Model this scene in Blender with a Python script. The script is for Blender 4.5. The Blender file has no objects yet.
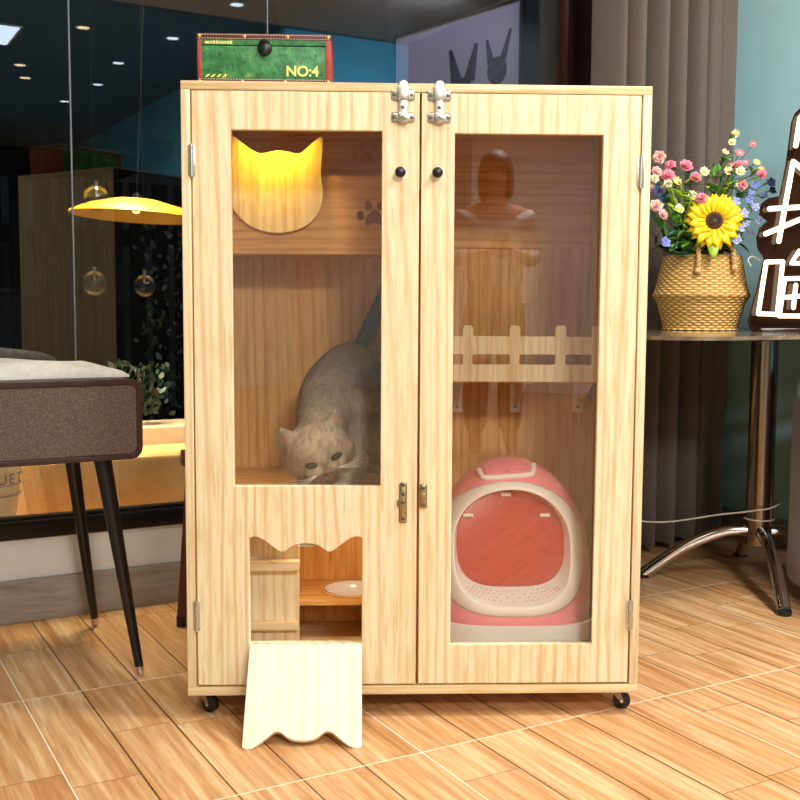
import bpy, bmesh, math, random
from mathutils import Vector, Matrix, Euler, noise
random.seed(7)
R = math.radians; PI = math.pi
SC = bpy.context.scene; COL = SC.collection

# ------------------------------------------------------------------ materials
def lin(c):
    if isinstance(c, str):
        c = [int(c[i:i+2], 16)/255 for i in (0, 2, 4)]
    return tuple(((x/12.92) if x <= .04045 else ((x+.055)/1.055)**2.4) for x in c)+(1,)
class NT:
    def __init__(s, name):
        s.m = bpy.data.materials.new(name); s.m.use_nodes = True
        s.t = s.m.node_tree; s.t.nodes.clear()
        s.out = s.n('ShaderNodeOutputMaterial')
    def n(s, typ, **kw):
        nd = s.t.nodes.new(typ)
        for k, v in kw.items(): setattr(nd, k, v)
        return nd
    def l(s, a, b): s.t.links.new(a, b)
    def math(s, op, a, b=None, c=None):
        nd = s.n('ShaderNodeMath', operation=op)
        for i, v in enumerate((a, b, c)):
            if v is None: continue
            if isinstance(v, (int, float)): nd.inputs[i].default_value = v
            else: s.l(v, nd.inputs[i])
        return nd.outputs[0]
    def mix(s, f, a, b, mode='MIX'):
        nd = s.n('ShaderNodeMix', data_type='RGBA', blend_type=mode)
        for i, v in ((0, f), (6, a), (7, b)):
            if isinstance(v, (int, float)): nd.inputs[i].default_value = v
            elif isinstance(v, tuple): nd.inputs[i].default_value = v
            else: s.l(v, nd.inputs[i])
        return nd.outputs[2]
    def coords(s, scale=(1, 1, 1), loc=(0, 0, 0), kind='Object'):
        tc = s.n('ShaderNodeTexCoord'); mp = s.n('ShaderNodeMapping')
        mp.inputs['Scale'].default_value = scale; mp.inputs['Location'].default_value = loc
        s.l(tc.outputs[kind], mp.inputs['Vector']); return mp.outputs[0]
    def noise(s, vec, scale=5, detail=3, rough=.5, dist=0):
        nd = s.n('ShaderNodeTexNoise'); nd.inputs['Scale'].default_value = scale
        nd.inputs['Detail'].default_value = detail; nd.inputs['Roughness'].default_value = rough
        nd.inputs['Distortion'].default_value = dist
        if vec is not None: s.l(vec, nd.inputs['Vector'])
        return nd.outputs[0]
    def ramp(s, f, stops):
        nd = s.n('ShaderNodeValToRGB'); cr = nd.color_ramp
        while len(cr.elements) < len(stops): cr.elements.new(.5)
        for e, (p, c) in zip(cr.elements, stops):
            e.position = p; e.color = c
        s.l(f, nd.inputs[0]); return nd.outputs[0]
    def bsdf(s, col, rough=.5, metal=0, bump=None, bs=.1, bd=.002, spec=.5, **kw):
        b = s.n('ShaderNodeBsdfPrincipled')
        if isinstance(col, tuple): b.inputs['Base Color'].default_value = col
        else: s.l(col, b.inputs['Base Color'])
        if isinstance(rough, (int, float)): b.inputs['Roughness'].default_value = rough
        else: s.l(rough, b.inputs['Roughness'])
        b.inputs['Metallic'].default_value = metal
        b.inputs['Specular IOR Level'].default_value = spec
        for k, v in kw.items(): b.inputs[k.replace('_', ' ')].default_value = v
        if bump is not None:
            bn = s.n('ShaderNodeBump'); bn.inputs['Strength'].default_value = bs; bn.inputs['Distance'].default_value = bd
            s.l(bump, bn.inputs['Height']); s.l(bn.outputs[0], b.inputs['Normal'])
        s.l(b.outputs[0], s.out.inputs[0]); return b
def plain(name, col, rough=.5, metal=0, ns=40, var=.12, bump=.05, **kw):
    t = NT(name); v = t.coords(); n = t.noise(v, ns, 3)
    c = lin(col); d = tuple(x*(1-var) for x in c[:3])+(1,); e = tuple(min(1, x*(1+var)) for x in c[:3])+(1,)
    t.bsdf(t.ramp(n, [(.3, d), (.7, e)]), rough, metal, n, bump, .001, **kw); return t.m

def wood(name, base, line, warm, axis='z', lines=34, rough=.45, amp=1.0, seed=0, stave=.075):
    """pine board: fine growth lines along `axis`, glued staves across"""
    t = NT(name)
    sc = {'z': (1, 1, .07), 'x': (.07, 1, 1), 'y': (1, .07, 1)}[axis]
    v = t.coords(sc, (seed*3.1, seed*1.7, seed*.9))
    sep = t.n('ShaderNodeSeparateXYZ'); t.l(v, sep.inputs[0])
    broad = t.noise(v, 5, 2, .5)
    ax = {'z': (0, 1), 'x': (2, 1), 'y': (0, 2)}[axis]
    u = t.math('ADD', sep.outputs[ax[0]], t.math('MULTIPLY', sep.outputs[ax[1]], .8))
    ph = t.math('ADD', t.math('MULTIPLY', u, lines), t.math('MULTIPLY', broad, 6))
    w = t.math('POWER', t.math('MULTIPLY_ADD', t.math('SINE', t.math('MULTIPLY', ph, 2*PI)), .5, .5), 5.0)
    strk = t.noise(v, 95, 4, .65); fine = t.noise(v, 240, 3, .6); amt = t.noise(v, 11, 2)
    c = t.mix(t.math('MULTIPLY', t.math('MULTIPLY', w, amt), 1.25*amp), lin(base), lin(line))
    c = t.mix(t.math('MULTIPLY', t.noise(v, 18, 2), .42*amp), c, lin(warm))
    c = t.mix(t.ramp(strk, [(.47, (0, 0, 0, 1)), (.70, (.75*amp,)*3+(1,))]), c, lin(line))
    c = t.mix(t.math('MULTIPLY', fine, .20*amp), c, lin(line))
    # stave joints
    st = t.math('FRACT', t.math('MULTIPLY', sep.outputs[ax[0]], 1/stave))
    stid = t.math('FLOOR', t.math('MULTIPLY', sep.outputs[ax[0]], 1/stave))
    wn = t.n('ShaderNodeTexWhiteNoise', noise_dimensions='1D'); t.l(stid, wn.inputs['W'])
    c = t.mix(t.math('MULTIPLY', wn.outputs[0], .22*amp), c, lin(warm))
    e = t.math('LESS_THAN', st, .02)
    c = t.mix(t.math('MULTIPLY', e, .3*amp), c, lin(line))
    t.bsdf(c, rough, 0, fine, .06, .001); return t.m

M = {}
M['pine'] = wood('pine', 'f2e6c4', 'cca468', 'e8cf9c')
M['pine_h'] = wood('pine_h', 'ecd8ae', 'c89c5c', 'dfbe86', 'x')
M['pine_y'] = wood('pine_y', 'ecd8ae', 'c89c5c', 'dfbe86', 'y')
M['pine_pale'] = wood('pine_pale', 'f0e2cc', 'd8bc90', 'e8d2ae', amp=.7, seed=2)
M['pine_in_shaded'] = wood('pine_in_shaded', 'ecc078', 'bc7c2c', 'd89c4c', seed=4)  # same pine as outside, with interior shade and orange bounce in its colour
M['pine_in_shaded_h'] = wood('pine_in_shaded_h', 'ecc078', 'bc7c2c', 'd89c4c', 'x', seed=5)
M['pine_in_shaded_y'] = wood('pine_in_shaded_y', 'ecc078', 'bc7c2c', 'd89c4c', 'x', seed=6)
M['paw_shade_wood'] = wood('paw_shade_wood', 'b06a24', '945014', 'b06a24', seed=9)  # brown for the shade painted behind the guard's paw holes
M['paw_light_wood'] = wood('paw_light_wood', 'e08c28', 'c87418', 'd88420', seed=9)  # orange for the paw-shaped light painted on the wall board
M['redwood'] = wood('redwood', '6a2c1c', '3c140c', '5c2416', seed=8)
M['joint_grey'] = plain('joint_grey', '6c747c', .5)
M['steel'] = plain('steel', 'b8b4aa', .28, 1, 120, .15, .05)
M['hardware'] = plain('hardware', 'c4c0b4', .38, .9, 200, .2, .2)
M['brass_dark'] = plain('brass_dark', 'a8946c', .38, .9, 200, .25, .2)
M['column_steel'] = plain('column_steel', '8c7e72', .22, 1, 30, .1, .02)
M['chrome'] = plain('chrome', 'd8d6d4', .12, 1, 30, .05, .01)
M['black'] = plain('black', '0c0c10', .35, 0, 60, .2, .05)
M['black_wood'] = plain('black_wood', '120f12', .3, 0, 60, .3, .1)
M['screw'] = plain('screw', '6a6458', .4, .9)
M['white_paint'] = plain('white_paint', 'e6e2d8', .6, 0, 12, .04, .05)
M['ceiling'] = plain('ceiling', 'b4aaa2', .9, 0, 3, .05, .02)
M['navy'] = plain('navy', '38607a', .8, 0, 4, .15, .02)
M['teal'] = plain('teal', 'b4e2e8', .75, 0, 3, .04, .05)
M['teal_far'] = plain('teal_far', '50b4dc', .8, 0, 2, .1, .02)
M['charcoal'] = plain('charcoal', '20242a', .8, 0, 2, .25, .02)
M['fence'] = plain('fence', '0e100f', .9, 0, 20, .4, .1, spec=0.0)
M['cloth'] = plain('cloth', 'dcdad0', .9, 0, 60, .08, .3)
M['pink'] = plain('pink', 'fc929c', .32, 0, 10, .03, .02)
M['white_plastic'] = plain('white_plastic', 'faf6ee', .35, 0, 10, .02, .02)
M['litter'] = plain('litter', 'd8cdb8', .9, 0, 300, .3, .6)
M['ceramic'] = plain('ceramic', 'eef0f4', .15, 0, 10, .02, .01)
M['cable'] = plain('cable', 'c8bca8', .5)
M['pot'] = plain('pot', 'd0b898', .6, 0, 8, .12, .1)
M['leaf_dark'] = plain('leaf_dark', '2c3c28', .5, 0, 30, .4)
M['leaf'] = plain('leaf', '6ca844', .5, 0, 30, .35, Subsurface_Weight=0.0)
M['leaf_teal'] = plain('leaf_teal', '3c8468', .5, 0, 30, .3)
M['leaf_lime'] = plain('leaf_lime', 'a8c83c', .5, 0, 30, .25)
M['stem'] = plain('stem', '58702c', .6)
M['twig'] = plain('twig', '6a4430', .6)
M['rose'] = plain('rose', 'ee8a9c', .6, 0, 60, .25)
M['rose_pale'] = plain('rose_pale', 'f4c0b4', .6, 0, 60, .15)
M['bud_yellow'] = plain('bud_yellow', 'f4d474', .6, 0, 60, .2)
M['bud_cream'] = plain('bud_cream', 'f4e6c4', .6, 0, 60, .12)
M['bud_blue'] = plain('bud_blue', '7c88cc', .6, 0, 60, .3)
M['bud_lilac'] = plain('bud_lilac', 'a8b0d8', .6, 0, 60, .2)
M['yellow_shade'] = plain('yellow_shade', 'cc9c10', .5, 0, 30, .1)
M['sun_petal'] = plain('sun_petal', 'ffcc08', .5, 0, 40, .12)
M['rope'] = plain('rope', 'c8a468', .8, 0, 150, .3, .6)
M['sofa'] = plain('sofa', 'a8a4b0', .85, 0, 300, .12, .4)
M['bench_frame'] = plain('bench_frame', '3a2420', .35, 0, 30, .3, .05)
M['sign_board'] = plain('sign_board', '26160e', .12, 0, 20, .1, .02)
M['leather'] = plain('leather', '5a2428', .5, 0, 80, .3, .4)
M['trunk_red'] = plain('trunk_red', '9c3c30', .55, 0, 60, .35, .3)
M['gold'] = plain('gold', 'd8b468', .4, .6)
M['yellow_paint'] = plain('yellow_paint', 'e8dc80', .6, 0, 150, .2)
M['eye'] = plain('eye', '0c0806', .35, 0)
M['nose'] = plain('nose', 'a06860', .5)
M['ear_in'] = plain('ear_in', 'c89484', .8)
M['skin'] = plain('skin', 'b88468', .6)
M['hair'] = plain('hair', '15100e', .6)
M['shirt'] = plain('shirt', 'b8b0a8', .9)
M['trousers'] = plain('trousers', '2a2a30', .9)
M['poster'] = plain('poster', 'a8a4c0', .35, 0, 3, .06, .0)
M['poster_dog'] = plain('poster_dog', '3a3846', .5, 0, 40, .4, .0)
M['poster_pale'] = plain('poster_pale', 'd0c8d0', .5, 0, 40, .2, .0)

def fabric(name, a, b, scale=900):
    t = NT(name); v = t.coords(); n = t.noise(v, scale*.35, 2); n2 = t.noise(v, 4, 2)
    c = t.ramp(n, [(.3, lin(a)), (.7, lin(b))]); c = t.mix(t.math('MULTIPLY', n2, .3), c, lin(a))
    t.bsdf(c, .9, 0, n, .3, .002, spec=.2, Sheen_Weight=.15); return t.m
M['tweed'] = fabric('tweed', '50423a', '7c6a60')
M['curtain'] = fabric('curtain', '5a5048', '80746a', 1400)
M['curtain_pale'] = fabric('curtain_pale', 'cfc8bc', 'e6e0d6', 700)

def emit(name, col, s):
    t = NT(name); e = t.n('ShaderNodeEmission'); e.inputs[0].default_value = lin(col); e.inputs[1].default_value = s
    t.l(e.outputs[0], t.out.inputs[0]); return t.m
M['neon'] = emit('neon', 'ffe2bc', 5)
M['lamp_cold'] = emit('lamp_cold', 'dcecff', 7)
M['lamp_warm'] = emit('lamp_warm', 'ffe2b0', 7)
M['led'] = emit('led', 'ffd070', 6)

def glass(name, refl, tint=(1, 1, 1), dirt=0, rough=0):
    t = NT(name)
    tr = t.n('ShaderNodeBsdfTransparent'); tr.inputs[0].default_value = tint+(1,)
    gl = t.n('ShaderNodeBsdfGlossy'); gl.inputs['Roughness'].default_value = rough
    lw = t.n('ShaderNodeLayerWeight'); lw.inputs[0].default_value = .25
    f = t.math('MULTIPLY_ADD', lw.outputs['Fresnel'], .5, refl)
    n = t.noise(t.coords(), 2, 1)
    bp = t.n('ShaderNodeBump'); bp.inputs['Strength'].default_value = dirt; bp.inputs['Distance'].default_value = .01
    t.l(n, bp.inputs['Height']); t.l(bp.outputs[0], gl.inputs['Normal'])
    mx = t.n('ShaderNodeMixShader'); t.l(f, mx.inputs[0]); t.l(tr.outputs[0], mx.inputs[1]); t.l(gl.outputs[0], mx.inputs[2])
    t.l(mx.outputs[0], t.out.inputs[0]); return t.m
M['window_glass'] = glass('window_glass', .12, (.9, .94, .96))
M['acrylic'] = glass('acrylic', .062, (1, .985, .96), .02)
def red_mat():
    t = NT('red_translucent'); tr = t.n('ShaderNodeBsdfTransparent'); tr.inputs[0].default_value = (.95, .35, .28, 1)
    b = t.bsdf(lin('e85a48'), .12); mx = t.n('ShaderNodeMixShader'); mx.inputs[0].default_value = .62
    t.l(tr.outputs[0], mx.inputs[1]); t.l(b.outputs[0], mx.inputs[2]); t.l(mx.outputs[0], t.out.inputs[0]); return t.m
M['red_acrylic'] = red_mat()
M['bulb_glass'] = glass('bulb_glass', .10, (.85, .88, .88))

def floor_mat():
    t = NT('wood_look_tile'); tc = t.n('ShaderNodeTexCoord'); s = t.n('ShaderNodeSeparateXYZ')
    t.l(tc.outputs['Object'], s.inputs[0]); X, Y = s.outputs[0], s.outputs[1]
    TX, TY, P = .6579, .6796, .13158
    ux = t.math('DIVIDE', t.math('SUBTRACT', X, .407), TX); uy = t.math('DIVIDE', t.math('SUBTRACT', Y, 1.798), TY)
    up = t.math('DIVIDE', t.math('SUBTRACT', X, .407), P)
    pid = t.math('FLOOR', up); tid = t.math('FLOOR', uy)
    def line(u, size, w):
        f = t.math('FRACT', t.math('ADD', u, .5)); d = t.math('ABSOLUTE', t.math('SUBTRACT', f, .5))
        return t.math('LESS_THAN', d, w/size/2)
    gx, gy = line(ux, TX, .0032), line(uy, TY, .0034)
    pl = line(up, P, .0040)
    # butt joint inside each printed plank
    wn = t.n('ShaderNodeTexWhiteNoise', noise_dimensions='2D')
    cb = t.n('ShaderNodeCombineXYZ'); t.l(pid, cb.inputs[0]); t.l(t.math('MODULO', t.math('ADD', tid, 40), 3), cb.inputs[1]); t.l(cb.outputs[0], wn.inputs['Vector'])
    off = t.math('MULTIPLY_ADD', wn.outputs[0], .7, .15)
    fy = t.math('FRACT', uy); dj = t.math('ABSOLUTE', t.math('SUBTRACT', fy, off)); bj = t.math('LESS_THAN', dj, .0018)
    half = t.math('GREATER_THAN', fy, off)
    wn2 = t.n('ShaderNodeTexWhiteNoise', noise_dimensions='3D')
    cb2 = t.n('ShaderNodeCombineXYZ'); t.l(pid, cb2.inputs[0]); t.l(tid, cb2.inputs[1]); t.l(half, cb2.inputs[2]); t.l(cb2.outputs[0], wn2.inputs['Vector'])
    # grain
    g = t.n('ShaderNodeCombineXYZ'); t.l(X, g.inputs[0]); t.l(t.math('MULTIPLY', Y, .055), g.inputs[1]); t.l(t.math('MULTIPLY', wn2.outputs[0], 9), g.inputs[2])
    n1 = t.noise(g.outputs[0], 26, 5, .65, 1.0); n2 = t.noise(g.outputs[0], 70, 4, .65, .4)
    c = t.ramp(n1, [(.28, lin('a8703c')), (.43, lin('c8925c')), (.56, lin('dcb07c')), (.72, lin('efd2a6'))])
    c = t.mix(t.ramp(n2, [(.42, (0, 0, 0, 1)), (.7, (.75, .75, .75, 1))]), c, lin('a06c38'))
    c = t.mix(t.math('MULTIPLY', wn2.outputs[0], .22), c, lin('e2b486'))
    c = t.mix(t.math('MULTIPLY', pl, .85), c, lin('42240f'))
    c = t.mix(t.math('MULTIPLY', bj, .7), c, lin('5c3820'))
    c = t.mix(t.math('MAXIMUM', gx, gy), c, lin('f2e2c8'))
    t.bsdf(c, t.math('MULTIPLY_ADD', n2, .2, .22), 0, n2, .05, .001, spec=.45); return t.m
M['floor'] = floor_mat()

def greywood():
    t = NT('grey_baseboard'); v = t.coords((.12, 1, 1)); n = t.noise(v, 26, 6, .65, 1.2); n2 = t.noise(v, 120, 3)
    c = t.ramp(n, [(.3, lin('7e7468')), (.5, lin('a09688')), (.7, lin('b8aea0'))]); c = t.mix(t.math('MULTIPLY', n2, .3), c, lin('70665c'))
    t.bsdf(c, .5, 0, n, .1, .001); return t.m
M['greywood'] = greywood()
def stucco():
    t = NT('sandy_stucco'); v = t.coords(); n = t.noise(v, 45, 6, .7); n2 = t.noise(v, 6, 3)
    c = t.ramp(n2, [(.3, lin('dca864')), (.7, lin('ecc084'))])
    t.bsdf(c, .9, 0, n, .9, .012); return t.m
M['stucco'] = stucco()
def seagrass():
    t = NT('woven_seagrass'); tc = t.n('ShaderNodeTexCoord'); s = t.n('ShaderNodeSeparateXYZ'); t.l(tc.outputs['Object'], s.inputs[0])
    ang = t.math('ARCTAN2', s.outputs[1], s.outputs[0])
    row = t.math('MULTIPLY', s.outputs[2], 120.0); rid = t.math('FLOOR', row)
    a = t.math('ADD', t.math('MULTIPLY', ang, 28), t.math('MULTIPLY', t.math('MODULO', rid, 2), 3.14159))
    b1 = t.math('ABSOLUTE', t.math('SINE', t.math('MULTIPLY', row, PI))); b2 = t.math('MULTIPLY_ADD', t.math('SINE', a), .5, .5)
    h = t.math('MULTIPLY', b1, b2)
    n = t.noise(tc.outputs['Object'], 200, 3)
    c = t.ramp(h, [(0, lin('a47830')), (.35, lin('dcac58')), (.8, lin('f4d490'))]); c = t.mix(t.math('MULTIPLY', n, .4), c, lin('b88440'))
    t.bsdf(c, .75, 0, h, .9, .004); return t.m
M['seagrass'] = seagrass()
def trunk_green():
    t = NT('worn_green'); v = t.coords(); n = t.noise(v, 30, 6, .7); n2 = t.noise(v, 90, 4, .7)
    c = t.ramp(n, [(.30, lin('1c4c28')), (.48, lin('2f7a40')), (.60, lin('469050')), (.68, lin('b0a058'))])
    c = t.mix(t.ramp(n2, [(.56, (0, 0, 0, 1)), (.66, (1, 1, 1, 1))]), c, lin('183820'))
    t.bsdf(c, .5, 0, n2, .2, .001); return t.m
M['trunk_green'] = trunk_green()
def marble():
    t = NT('brown_marble'); v = t.coords(); n = t.noise(v, 9, 6, .65, 1)
    c = t.ramp(n, [(.3, lin('4a4038')), (.5, lin('7c6c58')), (.7, lin('a8957a'))])
    t.bsdf(c, .08, 0, spec=.8); return t.m
M['marble'] = marble()
def cat_mat():
    t = NT('silver_shaded_fur'); tc = t.n('ShaderNodeTexCoord'); s = t.n('ShaderNodeSeparateXYZ'); t.l(tc.outputs['Object'], s.inputs[0])
    y, z = s.outputs[1], s.outputs[2]
    n = t.noise(t.coords((1, 1, .35)), 90, 5, .7, .5); n2 = t.noise(tc.outputs['Object'], 16, 4, .6)
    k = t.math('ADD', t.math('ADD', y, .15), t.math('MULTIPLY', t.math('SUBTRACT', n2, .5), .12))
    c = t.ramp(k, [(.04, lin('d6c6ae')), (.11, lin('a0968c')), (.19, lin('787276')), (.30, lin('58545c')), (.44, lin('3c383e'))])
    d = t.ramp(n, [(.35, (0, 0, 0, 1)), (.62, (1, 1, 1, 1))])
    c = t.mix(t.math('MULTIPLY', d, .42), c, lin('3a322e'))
    t.bsdf(c, .9, 0, n, .8, .006, spec=.1); return t.m
M['fur'] = cat_mat()
def sunface():
    t = NT('sunflower_disc'); tc = t.n('ShaderNodeTexCoord'); ln = t.n('ShaderNodeVectorMath', operation='LENGTH'); t.l(tc.outputs['Object'], ln.inputs[0])
    n = t.noise(tc.outputs['Object'], 250, 3)
    c = t.ramp(ln.outputs['Value'], [(.004, lin('8a8a34')), (.010, lin('3a2818')), (.02, lin('241408')), (.03, lin('7a4a14'))])
    t.bsdf(c, .8, 0, n, 1, .004); return t.m
M['sun_disc'] = sunface()

# ------------------------------------------------------------------ mesh helpers
class B:
    def __init__(s): s.bm = bmesh.new()
    def box(s, x0, x1, y0, y1, z0, z1, bev=0, mat=None):
        r = bmesh.ops.create_cube(s.bm, size=1); vs = r['verts']
        for v in vs:
            v.co = Vector((x0+(v.co.x+.5)*(x1-x0), y0+(v.co.y+.5)*(y1-y0), z0+(v.co.z+.5)*(z1-z0)))
            if mat: v.co = mat @ v.co
        if bev:
            es = list({e for v in vs for e in v.link_edges})
            bmesh.ops.bevel(s.bm, geom=es, offset=bev, segments=2, profile=.5, affect='EDGES')
        return s
    def tube(s, pts, rad, seg=12, caps=True):
        pts = [Vector(p) for p in pts]; n = len(pts)
        if isinstance(rad, (int, float)): rad = [rad]*n
        rings = []; up = None
        for i, p in enumerate(pts):
            d = (pts[min(i+1, n-1)]-pts[max(i-1, 0)]).normalized()
            if up is None: up = Vector((0, 0, 1)) if abs(d.z) < .9 else Vector((1, 0, 0))
            a = d.cross(up)
            if a.length < 1e-5: a = d.orthogonal()
            a.normalize(); b = a.cross(d).normalized(); up = b
            rings.append([s.bm.verts.new(p+(a*math.cos(2*PI*k/seg)+b*math.sin(2*PI*k/seg))*rad[i]) for k in range(seg)])
        for r0, r1 in zip(rings, rings[1:]):
            for k in range(seg): s.bm.faces.new((r0[k], r0[(k+1) % seg], r1[(k+1) % seg], r1[k]))
        if caps:
            s.bm.faces.new(rings[0][::-1]); s.bm.faces.new(rings[-1])
        return s
    def lathe(s, prof, seg=48, c=(0, 0, 0), mat=None):
        rings = []
        for r, z in prof:
            if r < 1e-6: rings.append([s.bm.verts.new((c[0], c[1], c[2]+z))])
            else: rings.append([s.bm.verts.new((c[0]+r*math.cos(2*PI*k/seg), c[1]+r*math.sin(2*PI*k/seg), c[2]+z)) for k in range(seg)])
        if mat:
            for r in rings:
                for v in r: v.co = mat @ v.co
        for a, b in zip(rings, rings[1:]):
            for k in range(seg):
                k2 = (k+1) % seg
                if len(a) == 1 and len(b) == 1: continue
                if len(a) == 1: s.bm.faces.new((a[0], b[k2], b[k]))
                elif len(b) == 1: s.bm.faces.new((a[k], a[k2], b[0]))
                else: s.bm.faces.new((a[k], a[k2], b[k2], b[k]))
        return s
    def ell(s, c, r, rot=(0, 0, 0), sub=3, mat=None):
        res = bmesh.ops.create_icosphere(s.bm, subdivisions=sub, radius=1)
        m = Matrix.Translation(c) @ Euler(rot).to_matrix().to_4x4() @ Matrix.Diagonal(tuple(r)+(1,))
        if mat: m = mat @ m
        for v in res['verts']: v.co = m @ v.co
        return s
    def poly(s, pts, thick, mat=None):
        """flat outline in XZ, thickness along +Y"""
        a = [s.bm.verts.new((p[0], 0, p[1])) for p in pts]; b = [s.bm.verts.new((p[0], thick, p[1])) for p in pts]
        s.bm.faces.new(a); s.bm.faces.new(b[::-1]); n = len(pts)
        for i in range(n): s.bm.faces.new((a[i], b[i], b[(i+1) % n], a[(i+1) % n]))
        if mat:
            for v in a+b: v.co = mat @ v.co
        return s
    def build(s, name, mat, parent=None, smooth=True, ang=35):
        bmesh.ops.recalc_face_normals(s.bm, faces=s.bm.faces)
        me = bpy.data.meshes.new(name); s.bm.to_mesh(me); s.bm.free()
        if smooth:
            me.shade_smooth(); me.set_sharp_from_angle(angle=R(ang))
        o = bpy.data.objects.new(name, me); me.materials.append(mat if not isinstance(mat, str) else M[mat])
        COL.objects.link(o); o.parent = parent; return o

def plate(name, outer, holes, thick, mat, parent=None, bevel=.0012, y0=0):
    """board with outline in XZ and holes; front at y0, runs to y0+thick"""
    cu = bpy.data.curves.new(name, 'CURVE'); cu.dimensions = '2D'; cu.fill_mode = 'BOTH'
    cu.extrude = thick/2-bevel; cu.bevel_depth = bevel; cu.offset = -bevel; cu.bevel_resolution = 1
    for ring in [outer]+list(holes):
        sp = cu.splines.new('POLY'); sp.points.add(len(ring)-1); sp.use_cyclic_u = True
        for p, q in zip(sp.points, ring): p.co = (q[0], q[1], 0, 1)
    tmp = bpy.data.objects.new('tmp', cu); COL.objects.link(tmp)
    dg = bpy.context.evaluated_depsgraph_get(); me = bpy.data.meshes.new_from_object(tmp.evaluated_get(dg))
    bpy.data.objects.remove(tmp); bpy.data.curves.remove(cu)
    for v in me.vertices: v.co = Vector((v.co.x, y0+thick/2+v.co.z*-1, v.co.y))
    me.name = name; me.materials.clear(); me.materials.append(M[mat]); me.update()
    o = bpy.data.objects.new(name, me); COL.objects.link(o); o.parent = parent; return o
def text(name, body, size, mat, parent, depth=.0006, m=None, bold=0):
    cu = bpy.data.curves.new(name, 'FONT'); cu.body = body; cu.size = size; cu.extrude = depth; cu.offset = bold
    tmp = bpy.data.objects.new('tmp', cu); COL.objects.link(tmp)
    dg = bpy.context.evaluated_depsgraph_get(); me = bpy.data.meshes.new_from_object(tmp.evaluated_get(dg))
    bpy.data.objects.remove(tmp); bpy.data.curves.remove(cu)
    for v in me.vertices:
        c = Vector((v.co.x, -v.co.z, v.co.y)); v.co = m @ c if m else c
    me.materials.clear(); me.materials.append(M[mat])
    o = bpy.data.objects.new(name, me); COL.objects.link(o); o.parent = parent; return o
def thing(name, label, cat, loc=(0, 0, 0), rz=0, group=None, rot=None):
    o = bpy.data.objects.new(name, None); COL.objects.link(o); o.empty_display_size = .1
    o.location = loc; o.rotation_euler = rot or (0, 0, rz); o['label'] = label; o['category'] = cat
    if group: o['group'] = group
    return o
def tag(o, label, cat, group=None):
    o['label'] = label; o['category'] = cat
    if group: o['group'] = group
    return o
def struct(o): o['kind'] = 'structure'; return o
def arc(cx, cz, r, a0, a1, n): return [(cx+r*math.cos(R(a0+(a1-a0)*i/n)), cz+r*math.sin(R(a0+(a1-a0)*i/n))) for i in range(n+1)]
def rrect(x0, x1, z0, z1, r, n=6):
    return arc(x1-r, z0+r, r, -90, 0, n)+arc(x1-r, z1-r, r, 0, 90, n)+arc(x0+r, z1-r, r, 90, 180, n)+arc(x0+r, z0+r, r, 180, 270, n)
def rect(x0, x1, z0, z1): return [(x0, z0), (x1, z0), (x1, z1), (x0, z1)]
def smooth_path(pts, n=8):
    P = [Vector(p) for p in pts]; P = [P[0]*2-P[1]]+P+[P[-1]*2-P[-2]]; out = []
    for i in range(1, len(P)-2):
        for k in range(n):
            t = k/n; a, b, c, d = P[i-1], P[i], P[i+1], P[i+2]
            out.append(.5*((2*b)+(-a+c)*t+(2*a-5*b+4*c-d)*t*t+(-a+3*b-3*c+d)*t**3))
    out.append(P[-2]); return out

# ------------------------------------------------------------------ camera
cam = bpy.data.cameras.new('camera'); co = bpy.data.objects.new('camera', cam); COL.objects.link(co)
F, YAW, PIT, ROLL = 1063.76, .51145, .08705, .005524
cam.sensor_width = 36; cam.lens = F*36/800; cam.clip_start = .05
f = Vector((math.sin(YAW)*math.cos(PIT), math.cos(YAW)*math.cos(PIT), -math.sin(PIT))); r = Vector((math.cos(YAW), -math.sin(YAW), 0)); u = r.cross(f)
r2 = r*math.cos(ROLL)+u*math.sin(ROLL); u2 = -r*math.sin(ROLL)+u*math.cos(ROLL)
co.matrix_world = Matrix(((r2.x, u2.x, -f.x, 0), (r2.y, u2.y, -f.y, 0), (r2.z, u2.z, -f.z, .9), (0, 0, 0, 1)))
SC.camera = co

# ------------------------------------------------------------------ room
WY, WX, HC = 3.117, 3.24, 2.9
struct(B().box(-4.5, 7, -7.6, 3.3, -.06, 0).build('floor', 'floor', None, False))
struct(B().box(-4.5, 7, -.93, 3.3, HC, HC+.08).build('ceiling', 'ceiling', None, False))
struct(B().box(-4.5, 7, -7.6, -.93, HC-.01, HC+.08).build('ceiling_rear', 'navy', None, False))
struct(B().box(-4.5, 3.28, WY, WY+.16, 0, .238).build('wall_back', 'white_paint', None, False))
struct(B().box(WX, WX+.1, 2.35, 3.3, 0, HC).build('wall_right', 'teal', None, False))
struct(B().box(3.10, 4.2, -1.05, -.95, 0, HC).build('wall_alcove', 'teal_far', None, False))
struct(B().box(WX+.1, 4.2, 2.25, 2.35, 0, HC).build('wall_return', 'charcoal', None, False))
struct(B().box(4.12, 4.2, -1, 2.35, 0, HC).build('wall_far_right', 'charcoal', None, False))
struct(B().box(3.10, 3.2, -7.6, -1.05, 0, HC).build('wall_rear_right', 'teal_far', None, False))
struct(B().box(0, 3.5, -7.6, -7.5, 0, HC).build('wall_rear', 'charcoal', None, False))
struct(B().box(-4.5, 0, -7.0, -6.9, 0, HC).build('wall_rear_pale', 'white_paint', None, False))
struct(B().box(-4.6, -4.5, -7.6, 3.3, 0, HC).build('wall_left', 'teal', None, False))
struct(B().box(-4.5, WX, WY-.012, WY, 0, .124, .003).build('baseboard_back', 'greywood'))
bb = B().box(WX-.012, WX, 2.35, WY-.012, 0, .085, .002).box(WX-.02, WX-.002, 2.35, WY-.012, .085, .1, .003)
struct(bb.build('baseboard_right', 'greywood'))
win = struct(bpy.data.objects.new('window_1', None)); COL.objects.link(win); win.location = (0, WY, .238)
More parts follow.
